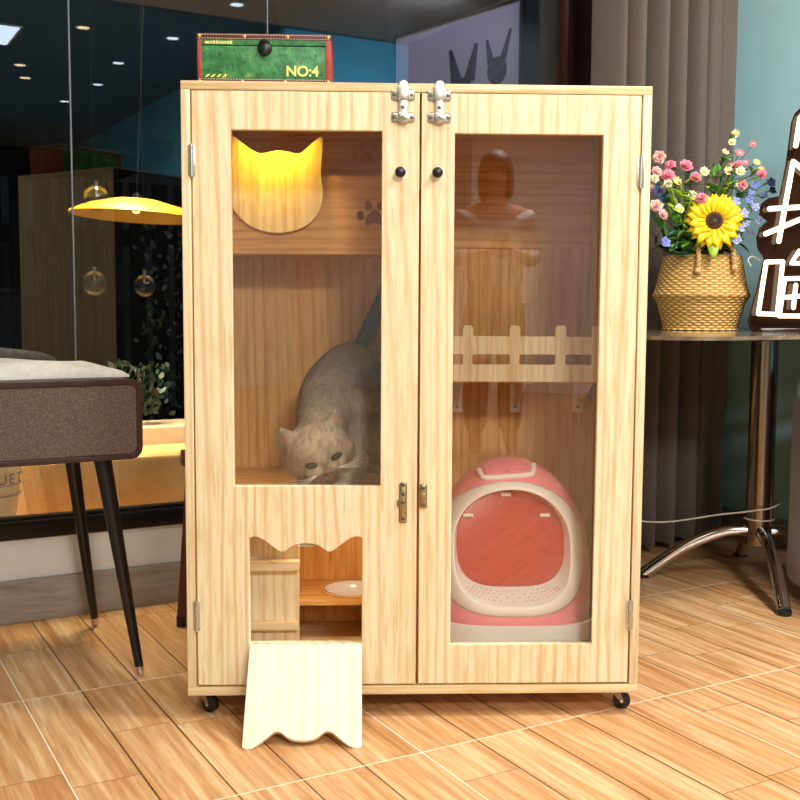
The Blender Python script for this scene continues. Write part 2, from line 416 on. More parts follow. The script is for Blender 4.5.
B().box(-4.5, WX, -.01, .07, 0, .052, .004).box(-4.5, WX, .01, .05, .052, .06).build('window_sill', 'black', win)
B().box(-4.5, WX, 0, .06, 2.60, 2.66, .003).build('window_head', 'black', win)
for a, b_ in ((-4.5, -2.0), (-2.0, .685), (.69, 1.285), (1.29, WX)):
    B().box(a, b_, .025, .031, .052, 2.62).build('glass_pane', 'window_glass', win, False)
for x in (-2.0, .687, 1.287):
    B().box(x-.002, x+.002, .0235, .0325, .052, 2.62).build('glazing_joint', 'joint_grey', win, False)

# downlights and the square panel light
def downlight(x, y, z, warm, label):
    t = thing('downlight', label, 'downlight', (x, y, z), 0, 'recessed downlights in the ceiling')
    B().lathe([(.042, 0), (.055, 0), (.055, -.008), (.042, -.004)], 24).build('trim_ring', 'white_paint', t)
    B().lathe([(0, -.001), (.042, -.001), (.042, -.004), (0, -.004)], 24).build('lamp_disc', 'lamp_warm' if warm else 'lamp_cold', t)
for (x, y, wm) in [(1.84, -1.67, 1), (1.66, -3.15, 1), (1.79, -3.65, 1), (2.32, -4.58, 0), (2.41, -3.61, 0), (2.35, -2.66, 0), (2.49, -1.64, 0), (-1.2, -2.4, 0), (-1.2, -4.6, 0)]:
    downlight(x, y, HC-.01, wm, 'small recessed round downlight in the dark rear ceiling')
downlight(2.6, -.59, HC, 0, 'small recessed downlight in the pale ceiling')
t = thing('panel_light', 'square flush white panel light in the dark rear ceiling', 'ceiling light', (1.15, -2.15, HC-.01))
B().box(-.31, .31, -.31, .31, -.012, 0, .002).build('frame', 'white_paint', t)
B().box(-.29, .29, -.29, .29, -.016, -.012).build('diffuser', 'lamp_cold', t, False)

# curtain at the right end of the window
bm = B(); N, K = 420, 14
rows = []
for j in range(K+1):
    z = .03+(2.62-.03)*j/K; row = []
    for i in range(N+1):
        s_ = i/N; x = 2.47+s_*.645
        ph = s_*2*PI*7.2+1.3*math.sin(s_*6.3+.5)+.7*math.sin(s_*15)
        y = 2.985+.072*math.sin(ph)+.018*math.sin(ph*2.1+1+z*.35*(1-s_))+.012*math.sin(z*1.3*(1-s_)+s_*9)
        row.append(bm.bm.verts.new((x+.018*math.cos(ph)+.01*math.sin(z*1.1*(1-s_)+s_*12), y, z)))
    rows.append(row)
for a, b_ in zip(rows, rows[1:]):
    for i in range(N): bm.bm.faces.new((a[i], a[i+1], b_[i+1], b_[i]))
c = bm.build('curtain', 'curtain', None, True, 180); sm = c.modifiers.new('thickness', 'SOLIDIFY'); sm.thickness = .003
tag(c, 'long grey-brown pleated curtain hanging beside the teal wall', 'curtain')
rl = B().tube([(2.0, 3.0, 2.66), (3.27, 3.0, 2.66)], .012, 10).build('curtain_rail', 'steel'); tag(rl, 'steel curtain rail above the window end', 'curtain rail')

# ------------------------------------------------------------------ outdoors
struct(B().box(-3, 7, 3.28, 8, -.08, .02).build('ground_outside', 'charcoal', None, False))
k_ = B().box(-2.5, 4.5, 3.66, 3.96, .02, .375, .012); k_ = k_.build('stucco_kerb', 'stucco'); tag(k_, 'low sandy stucco planter wall outside the window', 'planter wall')
k_ = B().box(-2.5, 4.5, 3.40, 3.66, .02, .14, .01).build('stucco_step', 'stucco'); tag(k_, 'sandy step running along the foot of the outdoor planter wall', 'step')
k_ = B().box(-2.5, 4.5, 3.965, 4.22, .02, .44, .008).build('ledge_stone', 'pot'); tag(k_, 'pale stone ledge behind the sandy planter wall', 'ledge')
fr = thing('timber_fence', 'dark vertical slatted timber fence outside in the night', 'fence', (0, 4.9, 0))
for x in [i*.105-1.4 for i in range(30)]:
    B().box(x, x+.07, 0, .025, .02, 1.46, .003).build('slat', 'fence', fr)
B().box(-1.45, 1.78, .025, .06, .35, .42, .003).box(-1.45, 1.78, .025, .06, 1.18, 1.25, .003).build('rail', 'fence', fr)
aw = B().poly([(-2.2, 0), (1.35, 0), (1.35, .07), (-2.2, .26)], 1.0); aw = aw.build('fence_canopy', 'fence'); aw.location = (0, 4.3, 1.50)
tag(aw, 'dark sloping canopy board above the slatted fence', 'canopy')
bd = B().box(-4, 8, 6.6, 6.8, 0, 5).build('night_building', 'charcoal', None, False); tag(bd, 'dark building front across the street at night', 'building')
# lettered planter
pt = thing('planter_pot', 'tall tapered beige planter pot with dark lettering outside the window', 'plant pot', (.47, 3.50, .14))
B().lathe([(0, 0), (.075, 0), (.105, .13), (.112, .2), (.118, .27), (.108, .27), (.10, .2), (0, .19)], 40).build('body', 'pot', pt)
B().lathe([(.111, .172), (.1145, .172), (.1145, .176), (.111, .176)], 40).lathe([(.114, .205), (.1165, .205), (.1165, .208), (.114, .208)], 40).build('band', 'charcoal', pt)
for i, ch in enumerate('BUET'):
    a = R(-88+i*19); m = Matrix.Rotation(a+PI/2, 4, 'Z') @ Matrix.Translation((-.014, -.119, .212))
    text('letter', ch, .045, 'charcoal', pt, .0008, m, .001)
def bush(name, label, loc, r, n, mat, h=0):
    t = thing(name, label, 'plant', loc); b = B()
    for i in range(n):
        a = random.uniform(0, 2*PI); rr = r*random.random()**.5; z = random.uniform(0, h or r*1.4)
        d = Vector((math.cos(a)*rr, math.sin(a)*rr*.6, z)); s = random.uniform(.018, .034)
        m = Matrix.Translation(d) @ Euler((random.uniform(-1, 1), random.uniform(-1, 1), a)).to_matrix().to_4x4()
        b.poly([(0, 0), (s*.35, s*.4), (s*.3, s*.9), (0, s*1.3), (-s*.3, s*.9), (-s*.35, s*.4)], .0015, m)
    b.build('foliage', mat, t)
    B().tube([(0, 0, -.03), (0, 0, (h or r)*.9)], .006, 6).build('stem', 'twig', t); return t
bush('dark_shrub', 'small dark leafy shrub growing on the ledge outside', (1.13, 4.08, .47), .12, 150, 'leaf_dark', .20)
bush('dark_shrub', 'taller dark bush standing farther back outside beside the fence', (1.52, 4.7, .05), .22, 420, 'leaf_dark', 1.2)
# poster outside, edge-on to the street
A_, B_ = Vector((2.365, 4.28, 0)), Vector((2.49, 3.50, 0)); dl = (B_-A_).length
ps = thing('framed_dog_picture', 'large thin-framed picture of two dogs with pointed ears, behind the glass', 'picture', (A_.x, A_.y, 1.30), math.atan2(B_.y-A_.y, B_.x-A_.x))
plate('frame', rect(-.012, dl+.012, -.012, .812), [rect(0, dl, 0, .8)], .03, 'black', ps)
PR = B().box(0, dl, .008, .02, 0, .8).build('print', 'poster', ps, False)
def ear(cx, cz, tx, tz, w): return [(cx-w, cz), (tx-w*.25, tz), (tx+w*.25, tz), (cx+w, cz+.005)]
dg_ = B(); y_ = Matrix.Translation((0, .004, 0))
dg_.poly(arc(.455, .50, .055, 0, 360, 24)[:-1], .004, y_); dg_.poly(ear(.42, .53, .375, .68, .036), .004, y_); dg_.poly(ear(.49, .53, .535, .68, .036), .004, y_)
dg_.poly([(.42, .48), (.49, .48), (.475, .36), (.44, .36)], .004, y_); dg_.poly(arc(.24, .36, .09, 0, 180, 18), .004, y_)
dg_.build('dark_dog_drawing', 'poster_dog', ps, False)
dg_ = B(); dg_.poly(arc(.66, .55, .055, 0, 360, 24)[:-1], .004, y_); dg_.poly(ear(.625, .58, .60, .68, .02), .004, y_); dg_.poly(ear(.69, .58, .735, .70, .02), .004, y_)
dg_.poly(arc(.595, .44, .03, 0, 360, 14)[:-1], .004, y_); dg_.poly(arc(.735, .43, .03, 0, 360, 14)[:-1], .004, y_)
dg_.build('grey_dog_drawing', 'poster_dog', ps, False)
for mx_, mz_, mr_ in ((.665, .43, .05), (.455, .40, .03)): B().poly(arc(mx_, mz_, mr_, 0, 360, 20)[:-1], .0045, Matrix.Translation((0, .003, 0))).build('pale_muzzle_drawing', 'poster_pale', ps, False)
pw = B().box(2.62, 2.80, 3.36, 3.42, .02, 2.8, .004).build('timber_post', 'redwood'); tag(pw, 'upright brown timber post outside beside the curtain', 'post')
pw = B().box(2.50, 2.98, 3.58, 3.66, .02, 2.8, .004).build('dark_door_panel', 'charcoal'); tag(pw, 'tall dark panel outside between the dog picture and the brown post', 'panel')
pw = B().box(2.37, 2.49, 4.35, 5.6, .02, 2.8).build('outdoor_partition', 'charcoal'); tag(pw, 'dark outdoor partition behind the dog picture', 'partition')

# ------------------------------------------------------------------ cabinet (local: x right, y into depth, z up)
CX, CY, CR = .70352, 2.19203, -.475420
CM = Matrix.Translation((CX, CY, 0)) @ Matrix.Rotation(CR, 4, 'Z')
W, H, D, b0 = .9893, 1.3141, .50, .0525
cab = thing('cat_cabinet', 'pale pine cat cabinet on castors with two glazed doors', 'cabinet', (CX, CY, 0), CR)
zt = b0+H
B().box(0, .019, 0, D, b0+.019, zt-.018, .0012).build('side_panel', 'pine_y', cab).data.materials[0] = M['pine']
B().box(W-.019, W, 0, D, b0+.019, zt-.018, .0012).build('side_panel', 'pine', cab)
B().box(0, W, 0, D, zt-.018, zt, .0012).build('top_panel', 'pine_h', cab)
B().box(0, W, 0, D, b0, b0+.019, .0012).build('bottom_panel', 'pine_h', cab)
B().box(.019, W-.019, D-.01, D, b0+.019, zt-.018).build('back_panel', 'pine_in_shaded', cab, False)
B().box(.004, W-.004, D, D+.004, b0+.004, zt-.004).build('added_dark_sheet', 'charcoal', cab, False)  # added unseen sheet, keeps the cabinet back dark in window reflections
B().box(.492, .508, .03, D-.01, b0+.019, zt-.018, .001).build('divider', 'pine_in_shaded', cab)
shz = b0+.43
B().box(.019, .492, .025, D-.01, shz-.016, shz, .001).build('shelf', 'pine_in_shaded_h', cab)
# lower left: feeding shelf with a hole for the bowl
fx0, fy0, fz = .19, .30, b0+.132
a_in = [(x, y) for x, y in arc(.356, .374, .072, 0, 360, 48)[:-1]]
fs = plate('feeding_shelf', rect(.019, .492, fy0-.006, D-.01), [a_in], .016, 'pine_in_shaded_h', cab)
fs.matrix_local = Matrix.Translation((0, 0, fz)) @ Matrix.Rotation(-PI/2, 4, 'X')
# step tower just inside the cat door
stp = B().box(.022, .236, .115, .130, b0+.019, b0+.40, .001).build('step_panel', 'pine', cab)
B().box(.022, .238, .085, .115, b0+.255, b0+.275, .001).build('step_batten', 'pine_h', stp)
B().box(.022, .234, .095, .115, b0+.115, b0+.133, .001).build('step_batten', 'pine_h', stp)
# upper left: rear shelf with pierced guard board and the cat-head board
B().box(.019, .492, .30, D-.01, b0+.972, b0+.985, .001).build('upper_shelf', 'pine_in_shaded_h', cab)
def paw(cx, cz, s):
    P = [[(cx+s*x, cz+s*z) for x, z in smooth2([(-.5, -.62), (-.15, -.42), (.15, -.42), (.5, -.62), (.62, -.25), (.34, .2), (0, .42), (-.34, .2), (-.62, -.25)])]]
    for (x, z, rx, rz) in ((-.95, .05, .24, .3), (-.42, .72, .24, .32), (.42, .72, .24, .32), (.95, .05, .24, .3)):
        P.append([(cx+s*(x+rx*math.cos(a*PI/8)), cz+s*(z+rz*math.sin(a*PI/8))) for a in range(16)])
    return P
def smooth_o(pts, n): return [(v.x, v.y) for v in smooth_path([(a, b, 0) for a, b in pts], n)]
def smooth2(pts, n=4):
    m = len(pts); out = []
    for i in range(m):
        a, b, c, d = [Vector(pts[(i+k) % m]) for k in (-1, 0, 1, 2)]
        for k in range(n):
            t = k/n; v = .5*((2*b)+(-a+c)*t+(2*a-5*b+4*c-d)*t*t+(-a+3*b-3*c+d)*t**3); out.append((v.x, v.y))
    return out
gd = plate('guard_board', rect(.019, .492, b0+.972, b0+1.158), paw(.408, b0+1.062, .036), .012, 'pine_in_shaded_h', cab, y0=.288)
B().box(.35, .49, .3005, .303, b0+1.01, b0+1.11).build('hole_shade_sheet', 'paw_shade_wood', gd, False)  # dark sheet standing in for shade behind the paw holes
plate('wall_board', rect(.02, .97, b0+1.0, b0+1.29), [], .004, 'pine_in_shaded_h', cab, y0=D-.0145)
for i, pg in enumerate(paw(.392, b0+1.228, .034)): B().poly(pg, .003, Matrix.Translation((0, D-.0178, 0))).build('paw_light_paint', 'paw_light_wood', cab, False)  # orange paws paint lamplight thrown through paw cutouts onto the wall
ch = [(.188+x, b0+1.1+z) for x, z in smooth2([(-.118, .142), (-.086, .124), (-.052, .105), (-.006, .112), (.040, .105), (.066, .124), (.096, .142), (.093, .06), (.098, .015), (.088, -.03), (.052, -.066), (-.01, -.080), (-.070, -.066), (-.110, -.03), (-.125, .015), (-.12, .06)], 5)]
plate('cat_head_board', ch, [], .012, 'pine', cab, y0=.272)
lp = B().box(.10, .26, .21, .25, zt-.018-.016, zt-.018, .003).build('lamp_housing', 'white_plastic', cab)
B().box(.105, .255, .215, .245, zt-.018-.018, zt-.018-.016).build('led_strip', 'led', lp, False)
lp2 = B().box(.26, .44, .11, .13, shz-.016-.010, shz-.016, .002).build('lamp_housing', 'white_plastic', cab)  # body of the lamp added to brighten the lower compartment
B().box(.265, .435, .114, .126, shz-.028, shz-.026).build('led_strip', 'led', lp2, False)
# right: shelf with picket guard and brackets
B().box(.508, .970, .255, D-.01, b0+.668, b0+.683, .001).build('right_shelf', 'pine_in_shaded_h', cab)
g0, g1 = b0+.672, b0+.713
pic = [(.508, g0), (.970, g0), (.970, g1+.067)]
posts = [(.617, .640), (.728, .752), (.838, .862), (.925, .948)]
for a, b_ in reversed(posts):
    pic += [(b_+.001, g1+.067), (b_+.001, g1+.087), (b_-.004, g1+.093), (a+.004, g1+.093), (a-.001, g1+.087), (a-.001, g1+.067)]
pic += [(.508, g1+.067)]
hol = []
xs = [.512]+[v for p_ in posts for v in p_]+[.966]
for i in range(0, len(xs), 2):
    if xs[i+1]-xs[i] > .01: hol.append(rrect(xs[i], xs[i+1], g1, g1+.024, .004, 4))
plate('picket_guard', pic, hol, .012, 'pine', cab, y0=.243)
for x in (.612, .765, .93):
    br = B().box(x, x+.028, D-.013, D-.010, b0+.575, b0+.668, .001).box(x, x+.028, .30, D-.013, b0+.664, b0+.668, .001)
    br.poly([(0, 0), (0, -.075), (.015, -.075), (.16, -.006), (.16, 0)], .003, Matrix.Translation((x+.0125, D-.013, b0+.666)) @ Matrix.Rotation(-PI/2, 4, 'Z'))
    o_ = br.build('shelf_bracket', 'white_plastic', cab)
    B().lathe([(0, -.0005), (.004, -.0005), (.004, .001), (0, .002)], 12, mat=Matrix.Translation((x+.014, D-.0132, b0+.59)) @ Matrix.Rotation(PI/2, 4, 'X')).build('screw', 'screw', o_)

def screw(x, y, z, par, r_=.0038):
    B().lathe([(0, .002), (r_*.6, .0018), (r_, .0005), (r_, -.001), (0, -.001)], 12, mat=Matrix.Translation((x, y, z)) @ Matrix.Rotation(PI/2, 4, 'X')).build('screw', 'screw', par)
# doors
z0, z1 = b0+.0235, b0+1.2945; DT = .018
wavy = [(.136, b0+.117), (.379, b0+.117), (.379, b0+.345)]
top = smooth_o([(.379, .346), (.376, .350), (.366, .352), (.352, .347), (.330, .331), (.314, .320), (.302, .320), (.285, .332), (.2575, .337), (.230, .332), (.213, .320), (.201, .320), (.185, .331), (.163, .347), (.149, .352), (.139, .350), (.136, .346)], 4)
hole = wavy+[(x, b0+z) for x, z in top]
dl_ = plate('left_door', rect(.0225, .4975, z0, z1), [rect(.104, .419, b0+.463, b0+1.2155), hole], DT, 'pine', cab, .0015)
dr_ = plate('right_door', rect(.5025, .9665, z0, z1), [rect(.5725, .887, b0+.111, b0+1.2125)], DT, 'pine', cab, .0015)
def pane(x0, x1, za, zb, par):
    B().box(x0-.012, x1+.012, DT+.001, DT+.004, za-.012, zb+.012).build('acrylic_pane', 'acrylic', par, False)
pane(.104, .419, b0+.463, b0+1.2155, dl_); pane(.5725, .887, b0+.111, b0+1.2125, dr_)
for x, par in ((.457, dl_), (.535, dr_)):
    B().lathe([(0, .024), (.006, .024), (.0105, .022), (.0115, .018), (.0105, .013), (.006, .009), (.005, 0), (0, 0)], 24, mat=Matrix.Translation((x, 0, b0+1.1285)) @ Matrix.Rotation(PI/2, 4, 'X')).build('knob', 'black', par)
for x, zz, par in ((.0215, 1.15, dl_), (.0215, .178, dl_), (.9675, 1.135, dr_), (.9675, .176, dr_)):
    hg = B().tube([(x, -.0035, b0+zz-.034), (x, -.0035, b0+zz+.034)], .0036, 12).box(x-.0075, x+.0075, -.0016, -.0002, b0+zz-.032, b0+zz+.032, .0004).build('hinge', 'hardware', par)
# top latches
for i, (x, par) in enumerate(((.4625, dl_), (.5385, dr_))):
    zc = b0+1.2895
    lt = B().box(x-.024, x+.024, -.004, 0, zc-.011, zc+.011, .003).box(x-.0125, x+.0125, -.011, -.003, zc-.012, zc+.018, .003)
    lt.box(x-.009, x+.009, -.0085, -.004, zc-.06, zc, .0015).lathe([(0, .003), (.009, .0025), (.011, 0), (0, 0)], 20, mat=Matrix.Translation((x, -.0075, zc+.019)) @ Matrix.Rotation(PI/2, 4, 'X'))
    lt = lt.box(x-.024, x+.024, -.004, 0, zc-.056, zc-.036, .004).box(x-.0105, x+.0105, -.0115, -.004, zc-.058, zc-.036, .003).build('door_latch', 'hardware', cab)
    for dx, dz in ((-.018, 0), (.018, 0), (-.018, -.046), (.018, -.046), (0, -.026)): screw(x+dx, -.004 if dx else -.0085, zc+dz, lt)
    B().tube([(x-.006, -.0125, zc-.05), (x, -.016, zc-.046), (x+.006, -.0125, zc-.05)], .0028, 8).build('pull', 'hardware', lt)
# middle hasp
hs = B().box(.4595, .4755, -.0035, 0, b0+.383, b0+.470, .003).tube([(.4575, -.004, b0+.420), (.4575, -.004, b0+.432)], .003, 8).build('hasp_strap', 'brass_dark', dl_)
for z_ in (.466, .446, .428, .392): screw(.4675, -.0035, b0+z_, hs, .0042)
hs2 = B().box(.5025+.001, .5025+.0165, -.0035, 0, b0+.415, b0+.467, .003).box(.504, .5185, -.006, -.003, b0+.438, b0+.447, .0012).build('hasp_plate', 'brass_dark', dr_)
for z_ in (.459, .423): screw(.511, -.0035, b0+z_, hs2, .0042)
# small catch above the cat hole
ct = B().box(.243, .275, .0185, .024, b0+.328, b0+.345, .001)
ct = ct.tube([(.243, .021, b0+.329), (.275, .021, b0+.329)], .0045, 10).build('flap_catch', 'hardware', dl_)
# flap door lying out as a ramp
fh = math.atan2(.119+b0-.004, .185)
fl_len = .235
fp = [(-.1215, 0), (.1215, 0), (.1225, -.227)]
wv = smooth_o([(.1205, -.2295), (.119, -.231), (.108, -.233), (.094, -.226), (.073, -.209), (.058, -.197), (.044, -.198), (.027, -.211), (0, -.216), (-.027, -.211), (-.044, -.198), (-.058, -.197), (-.073, -.209), (-.094, -.226), (-.108, -.233), (-.119, -.231), (-.1205, -.2295)], 3)
flap = plate('flap_door', fp+wv+[(-.1225, -.227)], [], .012, 'pine_pale', cab, .001)
zh = b0+.116; ang_ = math.asin((zh-.001)/.233)
flap.matrix_local = Matrix.Translation((.2575, -.004, zh)) @ Matrix.Rotation(-(PI/2-ang_), 4, 'X') @ Matrix.Translation((0, 0, 0))
# castors
def castor(x, y, a):
    cst = B().box(x-.019, x+.019, y-.019, y+.019, b0-.004, b0, .001).lathe([(.012, b0-.004), (.012, b0-.010), (0, b0-.010)], 20, (x, y, 0))
    m = Matrix.Translation((x, y, 0)) @ Matrix.Rotation(a, 4, 'Z')
    for s_ in (-1, 1):
        cst.poly([(-.010, .042), (.010, .042), (.018, .022), (.011, .018)], .0015, m @ Matrix.Translation((0, s_*.0105-.0007, 0)))
    cst = cst.build('castor_fork', 'column_steel', cab)
    wl = B().lathe([(0, -.0085), (.014, -.0085), (.0195, -.006), (.0195, .006), (.014, .0085), (0, .0085)], 28, mat=m @ Matrix.Translation((.014, 0, .0195)) @ Matrix.Rotation(PI/2, 4, 'X')).build('castor_wheel', 'black', cst)
    B().tube([m @ Vector((.014, -.0125, .0195)), m @ Vector((.014, .0125, .0195))], .004, 10).build('axle', 'steel', cst)
for x, y, a in ((.030, .05, -.5), (W-.037, .05, -.2), (.045, D-.05, 1.0), (W-.045, D-.05, 2.2)): castor(x, y, a)

def loc(u_, v_, z_): return CM @ Vector((u_, v_, z_))
# bowl sunk in the feeding shelf
bw = thing('food_bowl', 'shallow white round bowl set into the feeding shelf', 'bowl', loc(.356, .374, fz-.012), CR)
B().lathe([(0, -.012), (.040, -.012), (.054, -.004), (.061, .014), (.066, .020), (.0705, .0195), (.070, .0165), (.060, -.006), (.045, -.015), (0, -.016)], 48).build('bowl', 'ceramic', bw)
B().lathe([(.0715, .0125), (.080, .0125), (.080, .0165), (.0715, .0165), (.0715, .0125)], 48).build('wooden_ring', 'pine_in_shaded', bw)

# ------------------------------------------------------------------ litter box
lb = thing('litter_box', 'pink and white hooded cat litter box with a round translucent red door', 'litter box', loc(.735, .255, b0+.019), CR)
NS = 64
def sect(z):  # half width, front, back of the hood at height z (0..)
    t_ = max(0, min(1, (z-.125)/.345)); k = (1-t_**2.45)**.5
    k2 = 1-.04*(1-t_)**2
    return .200*k*k2, -.175*(1-t_**2.6)**.5*(1-.10*t_), .190*(1-t_**2.6)**.5
def sq(a, n): c_, s_ = math.cos(a), math.sin(a); return math.copysign(abs(c_)**(2/n), c_), math.copysign(abs(s_)**(2/n), s_)
def hood_pt(a, z, off=0):
    hw, fr_, bk = sect(z); cx_, sy = sq(a, 2.5)
    return Vector(((hw+off)*cx_, (bk+off)*sy if sy > 0 else (-fr_+off)*sy, z))
# entry ring plane: project in X/Z on the hood front
rcx, rcz = -.010, .265
def hood_front_y(x, z, off=0):
    hw, fr_, bk = sect(z); n_ = 2.5; q_ = min(.999, abs(x)/max(hw, 1e-4)); return fr_*(1-q_**n_)**(1/n_)-off
bs = B(); base = [(1.0, 0), (1.02, .03), (1.03, .075), (1.0, .08)]
rings = []
for (k, z) in [(.93, 0), (.97, .01), (1.0, .06), (1.0, .110), (.95, .110), (.93, .02)]:
    rings.append([bs.bm.verts.new((.209*k*sq(2*PI*i/NS, 3)[0], .007+.196*k*sq(2*PI*i/NS, 3)[1], z)) for i in range(NS)])
for a, b_ in zip(rings, rings[1:]):
    for i in range(NS): bs.bm.faces.new((a[i], a[(i+1) % NS], b_[(i+1) % NS], b_[i]))
bs.bm.faces.new(rings[0]); bs.bm.faces.new(rings[-1][::-1])
bs.build('base_tray', 'white_plastic', lb)
lt_ = B(); lt_.bm.faces.new([lt_.bm.verts.new((.186*sq(2*PI*i/NS, 3)[0], .007+.176*sq(2*PI*i/NS, 3)[1], .05)) for i in range(NS)])
lt_.build('litter_bed', 'litter', lb, False)
# hood as front/back height field with the entry cut out
def inring(x, z, k=1.0):
    dx, dz = (x-rcx)/(.139*k), (z-.285)/(.127*k)
    if dz > 0: return abs(dx)**2.1+abs(dz)**2.1 < 1
    return abs(dx)**3.2+abs(dz)**3.2 < 1
hd = B(); NZ = 60; grid = []
for j in range(NZ+1):
    t_ = j/NZ; z = .08+(.47-.08)*(1-(1-t_)**1.7); z = min(z, .4699)
    zz = z
    row = []
    for i in range(128):
        a = 2*PI*i/128; pnt = hood_pt(a, max(zz, .125)); pnt.z = z
        if z < .125: pass
        row.append(hd.bm.verts.new(pnt))
    grid.append(row)
for a, b_ in zip(grid, grid[1:]):
    for i in range(128):
        vs = (a[i], a[(i+1) % 128], b_[(i+1) % 128], b_[i]); c_ = sum((v.co for v in vs), Vector())/4
        if c_.y < 0 and inring(c_.x, c_.z, 1.06): continue
        hd.bm.faces.new(vs)
hd.bm.faces.new(grid[-1])
ho = hd.build('hood', 'pink', lb, True, 60); sm = ho.modifiers.new('t', 'SOLIDIFY'); sm.thickness = .003; sm.offset = -1
# outlines on the hood front
def outl(w_, up, dn, n_=72, cz=.262):
    out = []
    for i in range(n_):
        a = 2*PI*i/n_; s_ = math.sin(a); cc = math.cos(a); e = 2.1 if s_ > 0 else 3.2
        x = math.copysign(abs(cc)**(2/e), cc)*w_; z = math.copysign(abs(s_)**(2/e), s_)*(up if s_ > 0 else dn)
        out.append((rcx+x, cz+z))
    return out
def band(o1, o2, off1, off2, mat, name, par, close=None):
    b_ = B(); n_ = len(o1)
    L_ = 5; rs = []
    for k in range(L_+1):
        t_ = k/L_; ring = []
        for (xa, za), (xb, zb) in zip(o1, o2):
            x, z = xa+(xb-xa)*t_, za+(zb-za)*t_
            ring.append(b_.bm.verts.new((x, hood_front_y(x, min(.46, max(z, .125)), off1+(off2-off1)*t_+.004*math.sin(PI*t_)), z)))
        rs.append(ring)
    for a, c_ in zip(rs, rs[1:]):
        for i in range(n_): b_.bm.faces.new((a[i], a[(i+1) % n_], c_[(i+1) % n_], c_[i]))
    o_ = b_.build(name, mat, par, True, 60); s_ = o_.modifiers.new('t', 'SOLIDIFY'); s_.thickness = .004; return o_
band(outl(.173, .150, .148, cz=.277), outl(.134, .122, .132, cz=.287), .001, .003, 'white_plastic', 'entry_ring', lb)
# white inner lip running into the entry, door set back
io = outl(.134, .122, .132, cz=.287); ii = outl(.126, .112, .108, cz=.292)
b_ = B(); r1 = [b_.bm.verts.new((x, hood_front_y(x, max(z, .125), .003), z)) for x, z in io]
r2_ = [b_.bm.verts.new((x, -.122+.25*(z-.16) if z > 0 else 0, z)) for x, z in ii]
for i in range(72): b_.bm.faces.new((r1[i], r1[(i+1) % 72], r2_[(i+1) % 72], r2_[i]))
lip = b_.build('inner_lip', 'white_plastic', lb, True, 60)
dots = B()
for rr_, kk in ((.25, 0), (.42, .5), (.59, 0), (.76, .5)):
    for i in range(40, 69):
        j = i+kk; k0 = int(j) % 72; fr2 = j-int(j)
        p_ = r1p = None
        a0 = Vector((io[k0][0], hood_front_y(io[k0][0], max(io[k0][1], .125), .003), io[k0][1])); a1 = Vector((ii[k0][0], -.122+.25*(ii[k0][1]-.16), ii[k0][1]))
        a2 = Vector((io[(k0+1) % 72][0], hood_front_y(io[(k0+1) % 72][0], max(io[(k0+1) % 72][1], .125), .003), io[(k0+1) % 72][1])); a3 = Vector((ii[(k0+1) % 72][0], -.122+.25*(ii[(k0+1) % 72][1]-.16), ii[(k0+1) % 72][1]))
        p_ = (a0.lerp(a1, rr_)).lerp(a2.lerp(a3, rr_), fr2)
        if p_.z < .19: dots.ell(p_, (.0028, .0028, .0028), sub=1)
dp = dots.build('grip_dots', 'rose_pale', lip); dp['kind'] = 'stuff'
b_ = B(); ring = [b_.bm.verts.new((x, -.118+.25*(z-.16), z)) for x, z in outl(.127, .113, .109, cz=.292)]; b_.bm.faces.new(ring)
dr = b_.build('door_flap', 'red_acrylic', lb, False); s_ = dr.modifiers.new('t', 'SOLIDIFY'); s_.thickness = .003
rp = [Vector((x, -.121+.25*(z-.16), z)) for x, z in outl(.124, .110, .106, cz=.292)]; rp.append(rp[0]); rp.append(rp[1])
B().tube(rp, .002, 6, False).build('flap_rim', 'red_acrylic', dr)
for x, z in ((-.108, .345), (.072, .345), (-.018, .392)):
    B().box(x-.012, x+.012, -.130+.25*(z-.16), -.120+.25*(z-.16), z-.004, z+.004, .002).build('clip', 'white_plastic', dr)
# top handle
def hood_top_z(x, y):
    lo, hi = .13, .4699
    for _ in range(30):
        m_ = (lo+hi)/2; hw, fr_, bk = sect(m_)
        k = abs(x/max(hw, 1e-4))**2.5+abs(y/max(1e-4, (-fr_ if y < 0 else bk)))**2.5
        if k > 1: hi = m_
        else: lo = m_
    return lo
hp = [(-.078, -.040), (-.074, -.062), (-.058, -.076), (.032, -.076), (.048, -.062), (.052, -.040)]
hp = smooth_path([(x-.002, y, hood_top_z(x, y)+.004) for x, y in hp], 6)
B().tube(hp, .0065, 10).build('carry_handle', 'white_plastic', lb)
lid = B(); prt = [(x*.055-.012, -.042+y*.026) for x, y in [sq(2*PI*i/40, 5) for i in range(40)]]
va = [lid.bm.verts.new((x, y, hood_top_z(x, y)+.004)) for x, y in prt]; vb = [lid.bm.verts.new((x*1.03, y, hood_top_z(x, y)-.003)) for x, y in prt]
lid.bm.faces.new(va)
for i in range(40): lid.bm.faces.new((va[i], vb[i], vb[(i+1) % 40], va[(i+1) % 40]))
lidq = lid.build('filter_lid', 'pink', lb)
B().box(-.02, .008, -.072, -.066, hood_top_z(0, -.07)+.001, hood_top_z(0, -.07)+.008, .002).build('lid_catch', 'rose', lidq)

